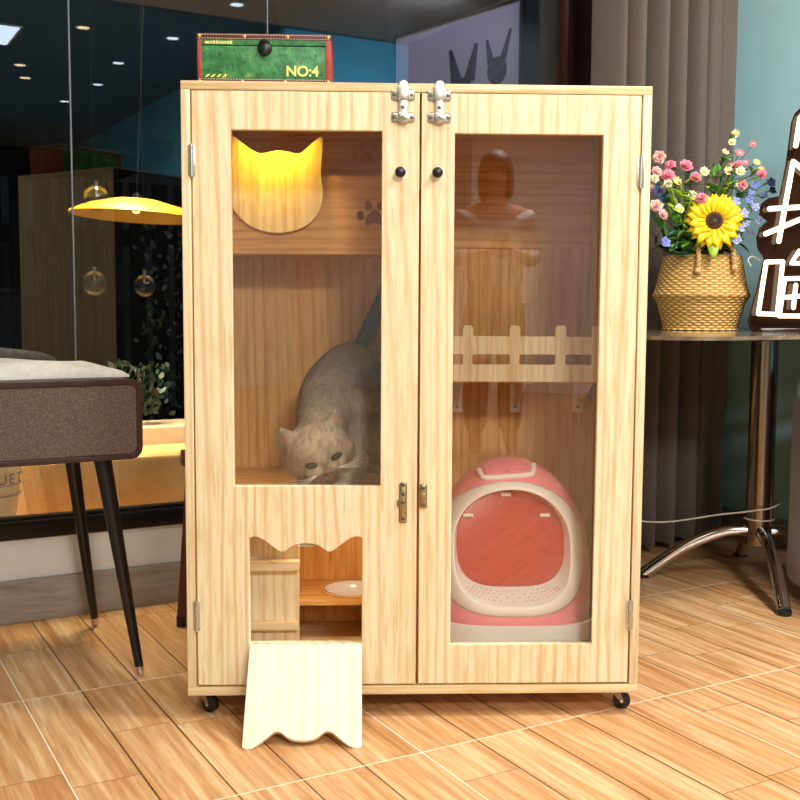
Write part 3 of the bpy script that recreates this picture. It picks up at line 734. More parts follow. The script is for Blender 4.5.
# ------------------------------------------------------------------ cat (local = cabinet axes, origin on the shelf)
cat = thing('cat', 'silver-grey shorthair cat on the shelf, head lowered and sniffing', 'cat', loc(.30, .15, shz), CR)
ox, oy, oz = .30, .15, shz
def P(u_, v_, z_):
    z_ = z_-.0525 if z_ > .60 else .4825+(z_-.4825)*.553
    return Vector((u_-ox, v_-oy, z_-oz))
cb_ = B()
def blob(pts):   # overlapping balls between stations (pos, radius triple)
    for (p, r_), (q_, s_) in zip(pts, pts[1:]):
        n_ = max(2, int((q_-p).length/.012))
        for i in range(n_+1):
            t_ = i/n_; cb_.ell(p.lerp(q_, t_), tuple(a+(b-a)*t_ for a, b in zip(r_, s_)), sub=2)
blob([(P(.352, .385, .775), (.078, .075, .090)), (P(.345, .33, .775), (.086, .07, .095)), (P(.322, .25, .755), (.083, .07, .092)), (P(.302, .19, .728), (.074, .06, .078)), (P(.290, .150, .690), (.060, .05, .062)), (P(.280, .12, .660), (.055, .05, .055))])
# head
hm = Matrix.Translation(P(.278, .100, .642)) @ Euler((R(26), R(-20), R(8))).to_matrix().to_4x4() @ Matrix.Scale(1.14, 4)
cb_.ell((0, 0, 0), (.064, .054, .054), sub=3, mat=hm); cb_.ell((0, -.006, -.014), (.070, .046, .040), sub=3, mat=hm)
cb_.ell((-.020, -.046, -.022), (.022, .017, .017), sub=3, mat=hm); cb_.ell((.020, -.046, -.022), (.022, .017, .017), sub=3, mat=hm)
cb_.ell((0, -.042, -.038), (.018, .016, .012), sub=3, mat=hm); cb_.ell((0, -.048, -.004), (.012, .010, .020), sub=3, mat=hm)
for s_ in (-1, 1):
    for k in range(9):
        t_ = k/8; cb_.ell((s_*(.040+.016*t_), .004-.006*t_, .030+.034*t_), (.024*(1-t_)+.004, .010*(1-t_)+.004, .011), sub=2, mat=hm)
# forelegs, hind legs, tail
blob([(P(.362, .19, .72), (.036, .04, .05)), (P(.368, .165, .665), (.027, .028, .04)), (P(.356, .13, .60), (.021, .022, .03)), (P(.338, .095, .535), (.018, .018, .022)), (P(.332, .085, .505), (.018, .020, .016))])
cb_.ell(P(.330, .070, .5105), (.021, .028, .0155), sub=3)
blob([(P(.262, .20, .70), (.034, .04, .05)), (P(.250, .185, .63), (.024, .026, .035)), (P(.250, .16, .56), (.019, .020, .025)), (P(.252, .145, .505), (.018, .020, .018))]); cb_.ell(P(.252, .128, .5105), (.021, .028, .0155), sub=3)
for uu, sg in ((.415, 1), (.290, -1)):
    blob([(P(uu-.02*sg, .38, .73), (.045, .055, .07)), (P(uu, .355, .65), (.036, .045, .05)), (P(uu+.005*sg, .40, .575), (.020, .022, .03)), (P(uu, .385, .51), (.018, .020, .02))]); cb_.ell(P(uu, .362, .5105), (.021, .034, .0155), sub=3)
tl = smooth_path([P(.365, .425, .83), P(.385, .445, .875), P(.405, .445, .925), P(.425, .44, .965), P(.440, .43, 1.005), P(.446, .425, 1.03)], 8)
for i, p_ in enumerate(tl): cb_.ell(p_, (.019-.005*i/len(tl),)*3, sub=2)
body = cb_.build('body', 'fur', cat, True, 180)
md = body.modifiers.new('r', 'REMESH'); md.mode = 'VOXEL'; md.voxel_size = .0042; md.use_smooth_shade = True
md = body.modifiers.new('s', 'SMOOTH'); md.iterations = 6; md.factor = .6
me_ = bpy.data.meshes.new_from_object(body.evaluated_get(bpy.context.evaluated_depsgraph_get())); body.modifiers.clear(); body.data = me_
if not me_.materials: me_.materials.append(M['fur'])
ps_ = body.modifiers.new('coat', 'PARTICLE_SYSTEM').particle_system.settings
ps_.type = 'HAIR'; ps_.count = 26000; ps_.hair_length = 4; ps_.hair_step = 3; ps_.emit_from = 'FACE'
ps_.normal_factor = .0022; ps_.object_factor = 0; ps_.brownian_factor = .0008; ps_.tangent_factor = 0; ps_.root_radius = .07; ps_.tip_radius = .0; ps_.radius_scale = .01
ps_.object_align_factor = (0, .0030, -.0032)
# face
for s_ in (-1, 1):
    e_ = B().ell((s_*.026, -.0550, -.001), (.0125, .006, .0062), (0, R(-14*s_), 0), 3, hm).build('eye', 'eye', cat)
    B().poly([(s_*.046-.010, .036), (s_*.054, .058), (s_*.048+.010, .036)], .002, hm @ Matrix.Translation((0, -.0075, 0))).build('inner_ear', 'ear_in', cat)
B().ell((0, -.0675, -.017), (.0075, .004, .0052), sub=3, mat=hm).build('nose', 'nose', cat)
wk = B()
for s_ in (-1, 1):
    for k in range(4):
        a = R(-18+k*12); wk.tube([hm @ Vector((s_*.022, -.062, -.022)), hm @ Vector((s_*.05, -.068, -.024+.02*math.sin(a))), hm @ Vector((s_*.082, -.058, -.028+.055*math.sin(a)))], [.0006, .0005, .0002], 5)
B().tube([hm @ Vector((-.012, -.0555, -.034)), hm @ Vector((-.004, -.0595, -.030)), hm @ Vector((0, -.060, -.025)), hm @ Vector((.004, -.0595, -.030)), hm @ Vector((.012, -.0555, -.034))], .0011, 6).build('mouth', 'eye', cat)
wk = wk.build('whiskers', 'white_plastic', cat)

# ------------------------------------------------------------------ trunk on the cabinet
tw, th, td = .282, .104, .17
tk = thing('storage_box', 'small worn green box with leather edges and a black clasp, on the cabinet top', 'box', loc(.030, .03, zt), CR)
B().box(.004, tw-.004, .002, td-.002, .004, .079, .002).build('body', 'trunk_green', tk)
B().box(.004, tw-.004, .002, td-.002, .0805, th-.003, .002).build('lid', 'trunk_green', tk)
B().box(0, tw, 0, td, 0, .011, .002).box(-.001, tw+.001, -.001, td+.001, th-.012, th, .003).build('leather_trim', 'leather', tk)
B().box(.001, .0105, 0, td, .011, .092, .001).build('corner_trim', 'trunk_red', tk); B().box(tw-.0125, tw-.001, 0, td, .011, .092, .001).build('corner_trim', 'trunk_red', tk)
st = B()
for i in range(46):
    for z_ in (.0095, th-.0105, th-.003): st.box(.004+i*.006, .007+i*.006, -.0018, -.0004, z_-.0007, z_+.0003)
st = st.build('stitching', 'bud_cream', tk, False); st['kind'] = 'stuff'
for x, z_ in ((.006, .005), (.095, .005), (.185, .005), (tw-.006, .005), (.006, th-.006), (.10, th-.006), (.19, th-.006), (tw-.006, th-.006)):
    B().ell((x, -.001, z_), (.0038, .002, .0038), sub=2).build('stud', 'gold', tk)
cl = B().lathe([(0, .008), (.008, .0075), (.014, .005), (.016, 0), (0, 0)], 10, mat=Matrix.Translation((.142, -.0, .074)) @ Matrix.Rotation(PI/2, 4, 'X')).box(.134, .150, -.010, -.002, .060, .088, .002).tube([(.132, -.008, .083), (.142, -.014, .089), (.152, -.008, .083)], .003, 8)
cl = cl.build('clasp', 'black', tk)
text('number_lettering', 'NO:4', .030, 'yellow_paint', tk, .0004, Matrix.Translation((.186, .0012, .018)), .0007)
ms = B()
for i in range(4): ms.poly([(.016+i*.012, .014), (.021+i*.012, .014), (.028+i*.012, .020), (.023+i*.012, .020)], .002, Matrix.Translation((0, .0005, 0)))
ms.build('hazard_stripes', 'yellow_paint', tk, False)
ms = B(); xx = .017
for w_ in (.010, .003, .005, .005, .003, .005, .003, .005, .005): ms.box(xx, xx+w_, .0014, .003, .0825, .0825+(.006 if w_ < .009 else .005)); xx += w_+.0016
ms.build('faded_lettering', 'yellow_paint', tk, False)

# ------------------------------------------------------------------ console table on the left
bn = thing('console_table', 'low console with a grey-brown fabric drawer front and black tapered legs', 'table', (.17, 2.74, 0))
x0, x1, y0, y1, za, zb = -.53, .53, -.24, .24, .536, .7265
ring_o = rrect(x0, x1, za, zb, .028, 6)
plate('cabinet_frame', ring_o, [rrect(x0+.013, x1-.013, za+.013, zb-.013, .018, 6)], y1-y0, 'bench_frame', bn, y0=y0, bevel=.002)
plate('drawer_front', rrect(x0+.0135, x1-.0135, za+.0135, zb-.0135, .0175, 6), [], .018, 'tweed', bn, y0=y0+.003)
plate('back_board', rrect(x0+.0135, x1-.0135, za+.0135, zb-.0135, .0175, 6), [], .01, 'bench_frame', bn, y0=y1-.012)
for sx in (-1, 1):
    for sy in (-1, 1):
        top_ = Vector((sx*.447, sy*.180, za+.002)); ft = Vector((sx*.515, sy*.228, .026))
        lg = B().tube([ft, top_], [.0105, .021], 20).build('leg', 'black_wood', bn)
        dn = (ft-top_).normalized(); B().tube([ft, ft+dn*.016, Vector((ft.x+dn.x*.022, ft.y+dn.y*.022, .0))], [.0102, .0102, .006], 16).build('metal_foot', 'chrome', lg)
# folded cloth
cb2 = B(); NXc, NYc = 60, 24; vv = []
for layer in (0, 1):
    rws = []
    for j in range(NYc+1):
        row = []
        for i in range(NXc+1):
            x = -.60+.92*i/NXc; y = -.10+.26*j/NYc+.012*math.sin(x*9)
            ex = min(1, min(i, NXc-i)/4, min(j, NYc-j)/3)
            z = .0 if layer == 0 else .006+.030*ex**.6*(1-.25*max(0, (x-.18)/.14))+.005*math.sin(x*19+y*7)*ex
            row.append(cb2.bm.verts.new((x, y, z)))
        rws.append(row)
    vv.append(rws)
for rws in vv:
    for a, b_ in zip(rws, rws[1:]):
        for i in range(NXc): cb2.bm.faces.new((a[i], a[i+1], b_[i+1], b_[i]))
def edge(idx):
    A = [vv[0][j][i] for i, j in idx]; Bq = [vv[1][j][i] for i, j in idx]
    for k in range(len(A)-1): cb2.bm.faces.new((A[k], A[k+1], Bq[k+1], Bq[k]))
edge([(i, 0) for i in range(NXc+1)]); edge([(i, NYc) for i in range(NXc+1)]); edge([(0, j) for j in range(NYc+1)]); edge([(NXc, j) for j in range(NYc+1)])
clo = cb2.build('folded_cloth', 'cloth', None, True, 60); clo.location = (.372, 2.68, .727); tag(clo, 'folded off-white cloth lying on the console table top', 'cloth')

# brown stand behind the cabinet's left side
sd = thing('wooden_stand', 'reddish-brown wooden stand leg mostly hidden behind the cabinet', 'stand', (.918, 2.86, 0))
B().tube([(-.006, 0, .03), (.022, 0, .50), (.026, 0, .56)], [.022, .015, .015], 12).build('leg', 'redwood', sd)
B().box(-.008, .20, -.02, .02, .455, .50, .004).build('crossbar', 'redwood', sd)
B().tube([(-.016, 0, 0), (-.016, 0, .03)], .014, 14).build('foot', 'black', sd)

# ------------------------------------------------------------------ hanging lamps (under the porch roof, just outside the glass)
struct(B().box(-3, 4.6, 3.28, 4.4, HC, HC+.08).build('ceiling_porch', 'charcoal', None, False))
ly = thing('pendant_lamp', 'wide shallow yellow pendant lamp hanging in the dark window', 'lamp', (.957, 3.46, 1.185), 0, None, (0, R(3), 0))
B().lathe([(.211, 0), (.206, .006), (.150, .032), (.07, .052), (.018, .058), (.018, .061), (.07, .056), (.150, .036), (.208, .009), (.213, .002)], 64).build('shade', 'yellow_shade' if 'yellow_shade' in M else 'sun_petal', ly)
B().lathe([(0, .080), (.012, .078), (.016, .058), (.016, .026), (0, .026)], 20).build('lamp_holder', 'black', ly)
B().ell((0, 0, .020), (.012, .012, .008), sub=3).build('bulb', 'led', ly)
B().tube([(0, 0, .06), (0, 0, 1.71)], .0006, 6).build('cord', 'charcoal', ly)
for (x, z, r_, lab) in ((.817, 1.234, .040, 'clear glass globe hanging beside the tip of the yellow lampshade'), (.806, .970, .039, 'clear glass globe low on the left, below the yellow lampshade'), (.965, .964, .036, 'clear glass globe low on the right, nearer the cabinet')):
    gl = thing('glass_globe', lab, 'hanging ornament', (x, 3.40, z), 0, None)
    B().ell((0, 0, 0), (r_,)*3, sub=4).build('globe', 'bulb_glass', gl)
    B().tube([(0, 0, r_*.2), (.0, 0, r_*.7), (0, 0, r_+.012)], [.003, .004, .006], 10).build('socket', 'steel', gl)
    B().tube([(0, 0, r_), (0, 0, HC-z)], .0004, 6).build('cord', 'charcoal', gl)

# ------------------------------------------------------------------ right table
HT = .828
tb = thing('side_table', 'dark marble-topped table on a brushed steel column with four curved feet', 'table', (2.72, 2.43, 0))
tp = B(); outl_ = rrect(-.77, .50, -.80, .42, .14, 10)
tp.poly(outl_, .010, Matrix.Translation((0, 0, HT)) @ Matrix.Rotation(-PI/2, 4, 'X') @ Matrix.Scale(-1, 4, (0, 0, 1)))
tp.build('table_top', 'marble', tb, False)
B().lathe([(0, HT-.016), (.15, HT-.016), (.15, HT-.024), (.05, HT-.03), (0, HT-.03)], 32).build('mounting_plate', 'black', tb)
B().tube([(0, 0, .13), (0, 0, HT-.02)], .043, 40).build('column', 'column_steel', tb)
for (fx, fy) in ((-.284, .233), (-.221, -.304), (.244, .296), (.284, -.233)):
    d_ = Vector((fx, fy, 0))
    pth = smooth_path([d_*.06+Vector((0, 0, .175)), d_*.30+Vector((0, 0, .168)), d_*.6+Vector((0, 0, .120)), d_*.85+Vector((0, 0, .055)), d_*1.0+Vector((0, 0, .012))], 7)
    lg = B().tube(pth, .0205, 20).build('leg', 'chrome', tb); B().lathe([(0, 0), (.021, 0), (.023, .012), (0, .014)], 20, (fx, fy, 0)).build('foot_pad', 'black', lg)
cbp = smooth_path([(1.95, 2.78, .14), (2.25, 2.72, .235), (2.40, 2.68, .195), (2.50, 2.62, .190), (2.60, 2.50, .225), (2.645, 2.42, .245), (2.66, 2.385, .255)], 8)
cbp2 = smooth_path([(2.66, 2.385, .255), (2.70, 2.37, .26), (2.76, 2.375, .275), (2.78, 2.43, .285)], 6)
cbq = B().tube(cbp+cbp2[1:], .0028, 8).tube([(2.72+.046*math.cos(a*.5), 2.43+.046*math.sin(a*.5), .215) for a in range(14)], .0028, 8).build('power_cable', 'cable'); tag(cbq, 'thin pale cable strung behind the cabinet and round the steel column', 'cable')
# upholstered chair at the right edge
ac = thing('armchair', 'pale grey-lilac upholstered chair at the right edge beside the table', 'chair', (2.82, 1.97, 0), R(-29))
sh = B(); sh.box(-.26, .26, -.24, .24, .035, .30, .03).build('seat_base', 'sofa', ac)
B().box(-.22, .22, -.22, .20, .30, .42, .03).build('seat_cushion', 'sofa', ac)
B().box(-.265, -.19, -.25, .25, .035, .635, .033).build('arm', 'sofa', ac); B().box(.19, .265, -.25, .25, .035, .635, .033).build('arm', 'sofa', ac)
B().box(-.25, .25, .18, .26, .035, .70, .035).build('backrest', 'sofa', ac)
for sx in (-1, 1):
    for sy in (-1, 1): B().tube([(sx*.2, sy*.19, 0), (sx*.2, sy*.19, .045)], [.012, .016], 12).build('leg', 'black', ac)

# ------------------------------------------------------------------ basket and flowers
BX, BY = 2.66, 2.66
bk = thing('woven_basket', 'bulging straw-coloured woven seagrass basket on the table', 'basket', (BX, BY, HT))
pr = [(0, .002), (.118, .002), (.124, .008), (.131, .04), (.141, .08), (.152, .103), (.158, .112), (.160, .117), (.158, .124), (.152, .140), (.146, .165), (.139, .2), (.132, .235), (.129, .247), (.125, .249), (.120, .247), (.127, .2), (.14, .14), (.146, .115), (.12, .03), (0, .012)]
prs = smooth_path([(a, 0, z) for a, z in pr], 3)
B().lathe([(max(0, v.x), v.z) for v in prs], 96).build('woven_body', 'seagrass', bk, True, 60)
vr = Vector((.872, -.489, 0)); vf = Vector((-.489, -.872, 0))
def hnd(sgn):
    c_ = vf*sgn; pts = [c_*.138+vr*-.052+Vector((0, 0, .195)), c_*.139+vr*-.050+Vector((0, 0, .235)), c_*.127+vr*-.046+Vector((0, 0, .275)), c_*.115+vr*-.012+Vector((0, 0, .305)), c_*.118+vr*.030+Vector((0, 0, .30)), c_*.127+vr*.060+Vector((0, 0, .275)), c_*.137+vr*.066+Vector((0, 0, .235)), c_*.137+vr*.068+Vector((0, 0, .205))]
    b_ = B(); pp = smooth_path(pts, 10)
    for ph in (0, PI):
        b_.tube([p_+Vector((math.cos(i*.9+ph), math.sin(i*.9+ph), 0))*.0042 for i, p_ in enumerate(pp)], .005, 6)
    b_.ell(pts[0], (.012, .012, .012), sub=2).ell(pts[-1], (.012, .012, .012), sub=2)
    b_.build('rope_handle', 'rope', bk)
hnd(1); hnd(-1)
# local frame of the bouquet: px on the photo -> metres around the basket centre (x right, z up)
def F_(px, py, d=0): return vr*((px-702)*(.00341-.0009*d))+Vector((0, 0, (333-py)*(.00341-.0009*d)))+Vector((-.707, -.707, 0))*d
ORG = Vector((BX, BY, HT))
RT = Vector((0, 0, .10))
def lookm(pos, nrm, roll=0):
    n_ = Vector(nrm).normalized(); up = Vector((0, 0, 1)); x_ = up.cross(n_).normalized(); y_ = n_.cross(x_)
    m = Matrix((x_, y_, n_)).transposed().to_4x4(); return Matrix.Translation(pos) @ m @ Matrix.Rotation(roll, 4, 'Z')
def petalring(b_, m, n_, r0, r1, w_, lift, curl=0, jit=0):
    for i in range(n_):
        a = 2*PI*i/n_+random.uniform(-jit, jit); L = r1*(1+random.uniform(-jit, jit)); mm = m @ Matrix.Rotation(a, 4, 'Z')
        st_ = [(r0, w_*.45, 0), (r0+(L-r0)*.35, w_, lift*.4), (r0+(L-r0)*.7, w_*.8, lift*.8), (L, w_*.08, lift*1+curl)]
        prev = None
        for (x, w2, z) in st_:
            cur = [b_.bm.verts.new(mm @ Vector((x, s_*w2, z+(0 if s_ else -.12*w_)))) for s_ in (-1, 0, 1)]
            if prev:
                for k in (0, 1): b_.bm.faces.new((prev[k], prev[k+1], cur[k+1], cur[k]))
            prev = cur
def leafm(b_, base, tip, w_, up=Vector((0, 0, 1))):
    base, tip = Vector(base), Vector(tip); d_ = tip-base; s_ = d_.cross(up); s_ = s_.normalized() if s_.length > 1e-6 else Vector((1, 0, 0)); n_ = s_.cross(d_).normalized()
    prev = None
    for t_, k, h_ in ((0, .1, 0), (.25, .8, .05), (.5, 1, .07), (.75, .7, .04), (1, .04, -.03)):
        c_ = base+d_*t_+n_*d_.length*h_; cur = [b_.bm.verts.new(c_-s_*w_*k), b_.bm.verts.new(c_-n_*w_*.15*k), b_.bm.verts.new(c_+s_*w_*k)]
        if prev:
            for q_ in (0, 1): b_.bm.faces.new((prev[q_], prev[q_+1], cur[q_+1], cur[q_]))
        prev = cur
def stemcurve(end, d0=None):
    rt = Vector((random.uniform(-.04, .04), random.uniform(-.04, .04), .015)); md_ = RT*1.6+Vector((end.x*.35, end.y*.35, end.z*.25)); return smooth_path([rt, md_, end], 8)
def flowerthing(name, label, cat, group=None): return thing(name, label, cat, ORG, 0, group)
# sunflower
sf = flowerthing('sunflower', 'large yellow sunflower with a dark centre in the woven basket', 'flower')
sp = F_(713, 224, .16); sn = vf+vr*-.05+Vector((0, 0, .12)); m = lookm(sp, sn)
ss = B().tube(smooth_path([(0, 0, .015), vf*.03+Vector((0, 0, .2)), sp-Vector(sn).normalized()*.012], 8), .004, 8).build('stem', 'stem', sf)
b_ = B(); petalring(b_, m, 17, .022, .088, .0165, .012, -.006, .06); petalring(b_, m @ Matrix.Translation((0, 0, -.004)) @ Matrix.Rotation(.18, 4, 'Z'), 17, .022, .094, .0165, .004, -.01, .06)
for v in b_.bm.verts: pass
pt_ = b_.build('petals', 'sun_petal', sf, True, 60); s_ = pt_.modifiers.new('t', 'SOLIDIFY'); s_.thickness = .0009
dsc = B().lathe([(0, .008), (.006, .009), (.012, .011), (.020, .010), (.027, .004), (.029, 0), (0, -.004)], 40).build('seed_disc', 'sun_disc', sf); dsc.matrix_local = m
b_ = B(); leafm(b_, sp+Vector((0, 0, -.04)), F_(693, 250, .17), .022); leafm(b_, sp+Vector((0, 0, -.05)), F_(713, 262, .18), .018); leafm(b_, sp+Vector((0, 0, -.03)), F_(690, 240, .15), .018)
l_ = b_.build('leaves', 'leaf_lime', sf, True, 180); l_.modifiers.new('t', 'SOLIDIFY').thickness = .0008
def ros(b_, m, r_):
    petalring(b_, m, 6, r_*.15, r_, r_*.5, r_*.25, r_*.1, .1); petalring(b_, m @ Matrix.Rotation(.5, 4, 'Z'), 5, r_*.1, r_*.75, r_*.45, r_*.5, r_*.1, .1); petalring(b_, m @ Matrix.Rotation(.9, 4, 'Z'), 4, r_*.05, r_*.45, r_*.35, r_*.65, .0, .1)
def spray(name, label, heads, mat, r_, kind='rose', lf=None, stem='stem', core=None, group=None):
    t = flowerthing(name, label, 'flower', group)
    cen = sum((F_(*h) for h in heads), Vector())/len(heads)
    brs = B(); hub = RT*1.9+Vector((cen.x*.55, cen.y*.55, max(.16, cen.z*.55))); rt = Vector((cen.x*.15, cen.y*.15, .015))
    brs.tube(smooth_path([rt, RT*1.3+Vector((cen.x*.2, cen.y*.2, .02)), hub], 5), .0024, 6)
    lv = B()
    for h in heads:
        p_ = F_(*h); md_ = hub.lerp(p_, .5)+Vector((random.uniform(-.012, .012), 0, random.uniform(-.01, .015)))
        brs.tube(smooth_path([hub, md_, p_], 4), .0014, 5)
        nn = vf+vr*random.uniform(-.5, .5)+Vector((0, 0, random.uniform(0, .8))); mm = lookm(p_, nn, random.random())
        k = r_*random.uniform(.85, 1.2); fl = B()
        if kind == 'rose': ros(fl, mm, k)
        elif kind == 'button': petalring(fl, mm, 9, k*.2, k, k*.34, k*.45, k*.1, .08)
        else: petalring(fl, mm, 5, k*.1, k, k*.5, k*.7, 0, .1); fl.ell(p_, (k*.4,)*3, sub=1)
        o_ = fl.build('flower_head', mat, t, True, 60); o_.modifiers.new('t', 'SOLIDIFY').thickness = .0006
        if kind == 'button': B().ell(p_+Vector(nn).normalized()*k*.25, (k*.42,)*3, sub=2).build('flower_centre', core or 'bud_yellow', o_)
        if lf:
            for _ in range(3):
                q_ = hub.lerp(p_, random.uniform(.2, .85)); d_ = Vector((random.uniform(-1, 1), random.uniform(-1, .3), random.uniform(-.3, .8))).normalized()
                leafm(lv, q_, q_+d_*random.uniform(.028, .045), random.uniform(.008, .013))
    brs.build('stem', stem, t)
    if lf:
        o_ = lv.build('leaves', lf, t, True, 180); o_.modifiers.new('t', 'SOLIDIFY').thickness = .0006
    else: lv.bm.free()
spray('rose_spray', 'cluster of pink roses above and left of the sunflower', [(683, 172, .08), (668, 172, .04), (693, 183, .1), (666, 182, .1)], 'rose', .024, 'rose', 'leaf_teal')
spray('rose_spray', 'pale pink blooms low beside the cabinet edge', [(655, 211, .12), (657, 164, .02), (654, 178, .05), (662, 219, .13), (650, 194, .03)], 'rose_pale', .021, 'rose', 'leaf_teal')
spray('rose_spray', 'single pink rose head just over the sunflower', [(700, 203, .15)], 'rose', .020, 'rose', 'leaf')
spray('blossom_twig', 'tall twig of cream button blossoms reaching up by the curtain', [(731, 141, .0), (728, 149, .03), (721, 159, .03), (724, 176, .08), (737, 177, .10), (701, 178, .05)], 'bud_cream', .0155, 'button', 'leaf', 'twig')
spray('blossom_twig', 'twig of pink and peach buds against the teal wall', [(749, 151, -.02), (735, 160, .0), (742, 169, .02), (728, 172, .04), (757, 179, .03)], 'rose', .0135, 'button', None, 'twig', 'rose_pale')
spray('blossom_twig', 'twig of yellow buds right of the tall cream blossoms', [(752, 169, .03), (738, 189, .09), (757, 176, -.01), (674, 187, .13)], 'bud_yellow', .015, 'button', 'leaf_lime', 'twig', 'bud_cream')
spray('rose_spray', 'peach-pink blooms above right of the sunflower', [(740, 190, .12), (758, 180, .05), (735, 170, .06)], 'rose', .018, 'rose', 'leaf')
spray('bluebell_spray', 'spray of blue bell flowers beside the neon sign', [(752, 191, .05), (767, 188, .02), (748, 199, .09), (761, 201, .04), (746, 204, .12), (768, 196, .0)], 'bud_blue', .016, 'bell', 'leaf')
spray('bluebell_spray', 'pale lilac flowers drooping right of the sunflower', [(741, 218, .13), (752, 212, .1), (738, 232, .14), (748, 237, .11), (735, 244, .15), (757, 225, .08), (745, 228, .13), (733, 206, .14)], 'bud_lilac', .0155, 'bell', 'leaf')
spray('bluebell_spray', 'blue flowers at the lower left rim of the basket', [(664, 247, .16), (661, 203, .06), (659, 210, .04), (655, 197, .06)], 'bud_blue', .017, 'bell', 'leaf_teal')
spray('rose_spray', 'small white blooms between the pink roses and the sunflower', [(666, 189, .14), (653, 184, .1), (678, 213, .15), (690, 200, .10)], 'bud_cream', .015, 'rose', 'leaf_lime')
def leafy(label, tips, mat, ls, lw, n_):
    t = flowerthing('leafy_stem', label, 'foliage'); st_ = B(); lv = B()
    for tp_ in tips:
        e_ = F_(*tp_); pp = stemcurve(e_); st_.tube(pp, .0016, 5)
        for k in range(n_):
            p_ = pp[int(len(pp)*(.35+.62*k/n_))]; d_ = Vector((random.uniform(-1, 1), random.uniform(-1, .6), random.uniform(-.5, .8))).normalized()
            leafm(lv, p_, p_+d_*ls*random.uniform(.7, 1.15), lw*random.uniform(.8, 1.1))
        leafm(lv, e_, e_+Vector((0, 0, ls*.8))+vr*random.uniform(-.02, .02), lw)
    st_.build('stem', 'stem', t); o_ = lv.build('leaves', mat, t, True, 180); o_.modifiers.new('t', 'SOLIDIFY').thickness = .0007
leafy('lime green leaf stems standing left of the sunflower', [(680, 196, .13), (672, 205, .15), (686, 216, .16), (668, 200, .10)], 'leaf_lime', .052, .017, 16)
leafy('mid green leaf stems spreading low on the left of the basket', [(660, 230, .08), (670, 222, .14), (682, 230, .15), (690, 205, .1), (665, 240, .13)], 'leaf', .048, .017, 15)
leafy('mid green leaf stems behind and above the sunflower', [(705, 185, .04), (718, 190, .06), (730, 195, .05), (712, 178, .02), (722, 182, .02)], 'leaf', .046, .014, 11)
leafy('blue-green rounded leaves by the cabinet edge', [(654, 226, .1), (652, 222, .04), (660, 215, .06), (674, 254, .15), (717, 192, .1)], 'leaf_teal', .040, .017, 6)
leafy('dark leaf mass deep between the flowers and the rim', [(665, 245, .02), (680, 235, .04), (700, 225, .03), (720, 235, .05), (740, 240, .04), (655, 250, -.02), (690, 215, .0), (670, 215, -.02)], 'leaf_dark', .055, .018, 20)
leafy('yellow-green leaf sprigs on the right of the sunflower', [(742, 222, .08), (750, 215, .04), (730, 210, .06), (738, 235, .1)], 'leaf_lime', .035, .011, 7)

# ------------------------------------------------------------------ neon sign (local: x right, z up, faces -y)
SO = Vector((2.73, 2.40, HT)); sg = thing('neon_sign', 'dark cat-shaped acrylic board with glowing white neon characters', 'sign', SO, R(-29.3))
SS = .00328
def N_(px, py, y_=-.022): return Vector(((px-775)*SS, y_, (331.5-py)*SS))
bo = [(748, 322), (757, 285), (762, 260), (756, 252), (754, 240), (757, 230), (764, 224), (756, 218), (757, 208), (764, 202), (775, 200), (780, 170), (784, 130), (787, 121), (810, 98), (822, 92), (850, 112), (880, 112), (906, 92), (916, 98), (922, 130), (932, 322), (928, 330), (752, 330)]
bo = [((x-775)*SS, (331.5-y)*SS) for x, y in bo]
plate('backing_board', bo, [], .012, 'sign_board', sg, .002)
def ntube(pts, r_=.0095, name='neon_tube'):
    r_ *= .82; pp = [N_(*p) for p in pts]; tb_ = B()
    for a, c_ in zip(pp, pp[1:]): tb_.tube([a, c_], r_, 12, False)
    for a in pp: tb_.ell(a, (r_,)*3, sub=2)
    tb_.build(name, 'neon', sg)
    b_ = B()
    for p_ in (pp[0], pp[-1]): b_.tube([p_, p_+Vector((0, .022, 0))], .004, 8)
    b_.build('tube_standoff', 'bulb_glass', sg)
def rc(pts):   # closed
    return pts+[pts[0]]
ntube([(786, 153), (789, 127), (810, 106), (822, 101), (846, 120), (884, 120), (908, 101), (914, 130), (916, 153)])
ntube([(773, 244), (784, 168), (801, 181), (812, 190)])
ntube([(763, 213), (796, 211)]); ntube([(760, 237), (795, 222)])
ntube([(812, 200), (870, 196)]); ntube([(828, 185), (826, 212)]); ntube([(854, 184), (853, 211)])
ntube([(815, 222), (866, 220), (864, 246), (817, 248), (815, 222)]); ntube([(840, 221), (841, 247)])
ntube(rc([(755.5, 314), (761.5, 264), (777.5, 263.5), (774, 314.5)]), .0085)
ntube(rc([(786, 265), (793, 253), (801, 265)]), .0075)
ntube([(776, 316), (780, 280), (880, 277), (884, 316), (776, 316)], .0085)
ntube([(791, 286), (789.5, 308)], .0085); ntube([(782, 298), (803, 296)], .0085); ntube([(830, 278), (830, 315)], .0085); ntube([(840, 298), (872, 296)], .0085)
ntube(rc([(850, 264), (858, 252), (866, 264)]), .0075)
swi = B().tube(smooth_path([N_(749, 268, 0), N_(746, 262, 0), N_(752, 258, .02), N_(760, 262, .02)], 6), .002, 6); swi.build('lead_wire', 'cable', sg)
B().box(-.06, .50, -.04, .05, 0, .012, .003).build('stand_base', 'sign_board', sg)

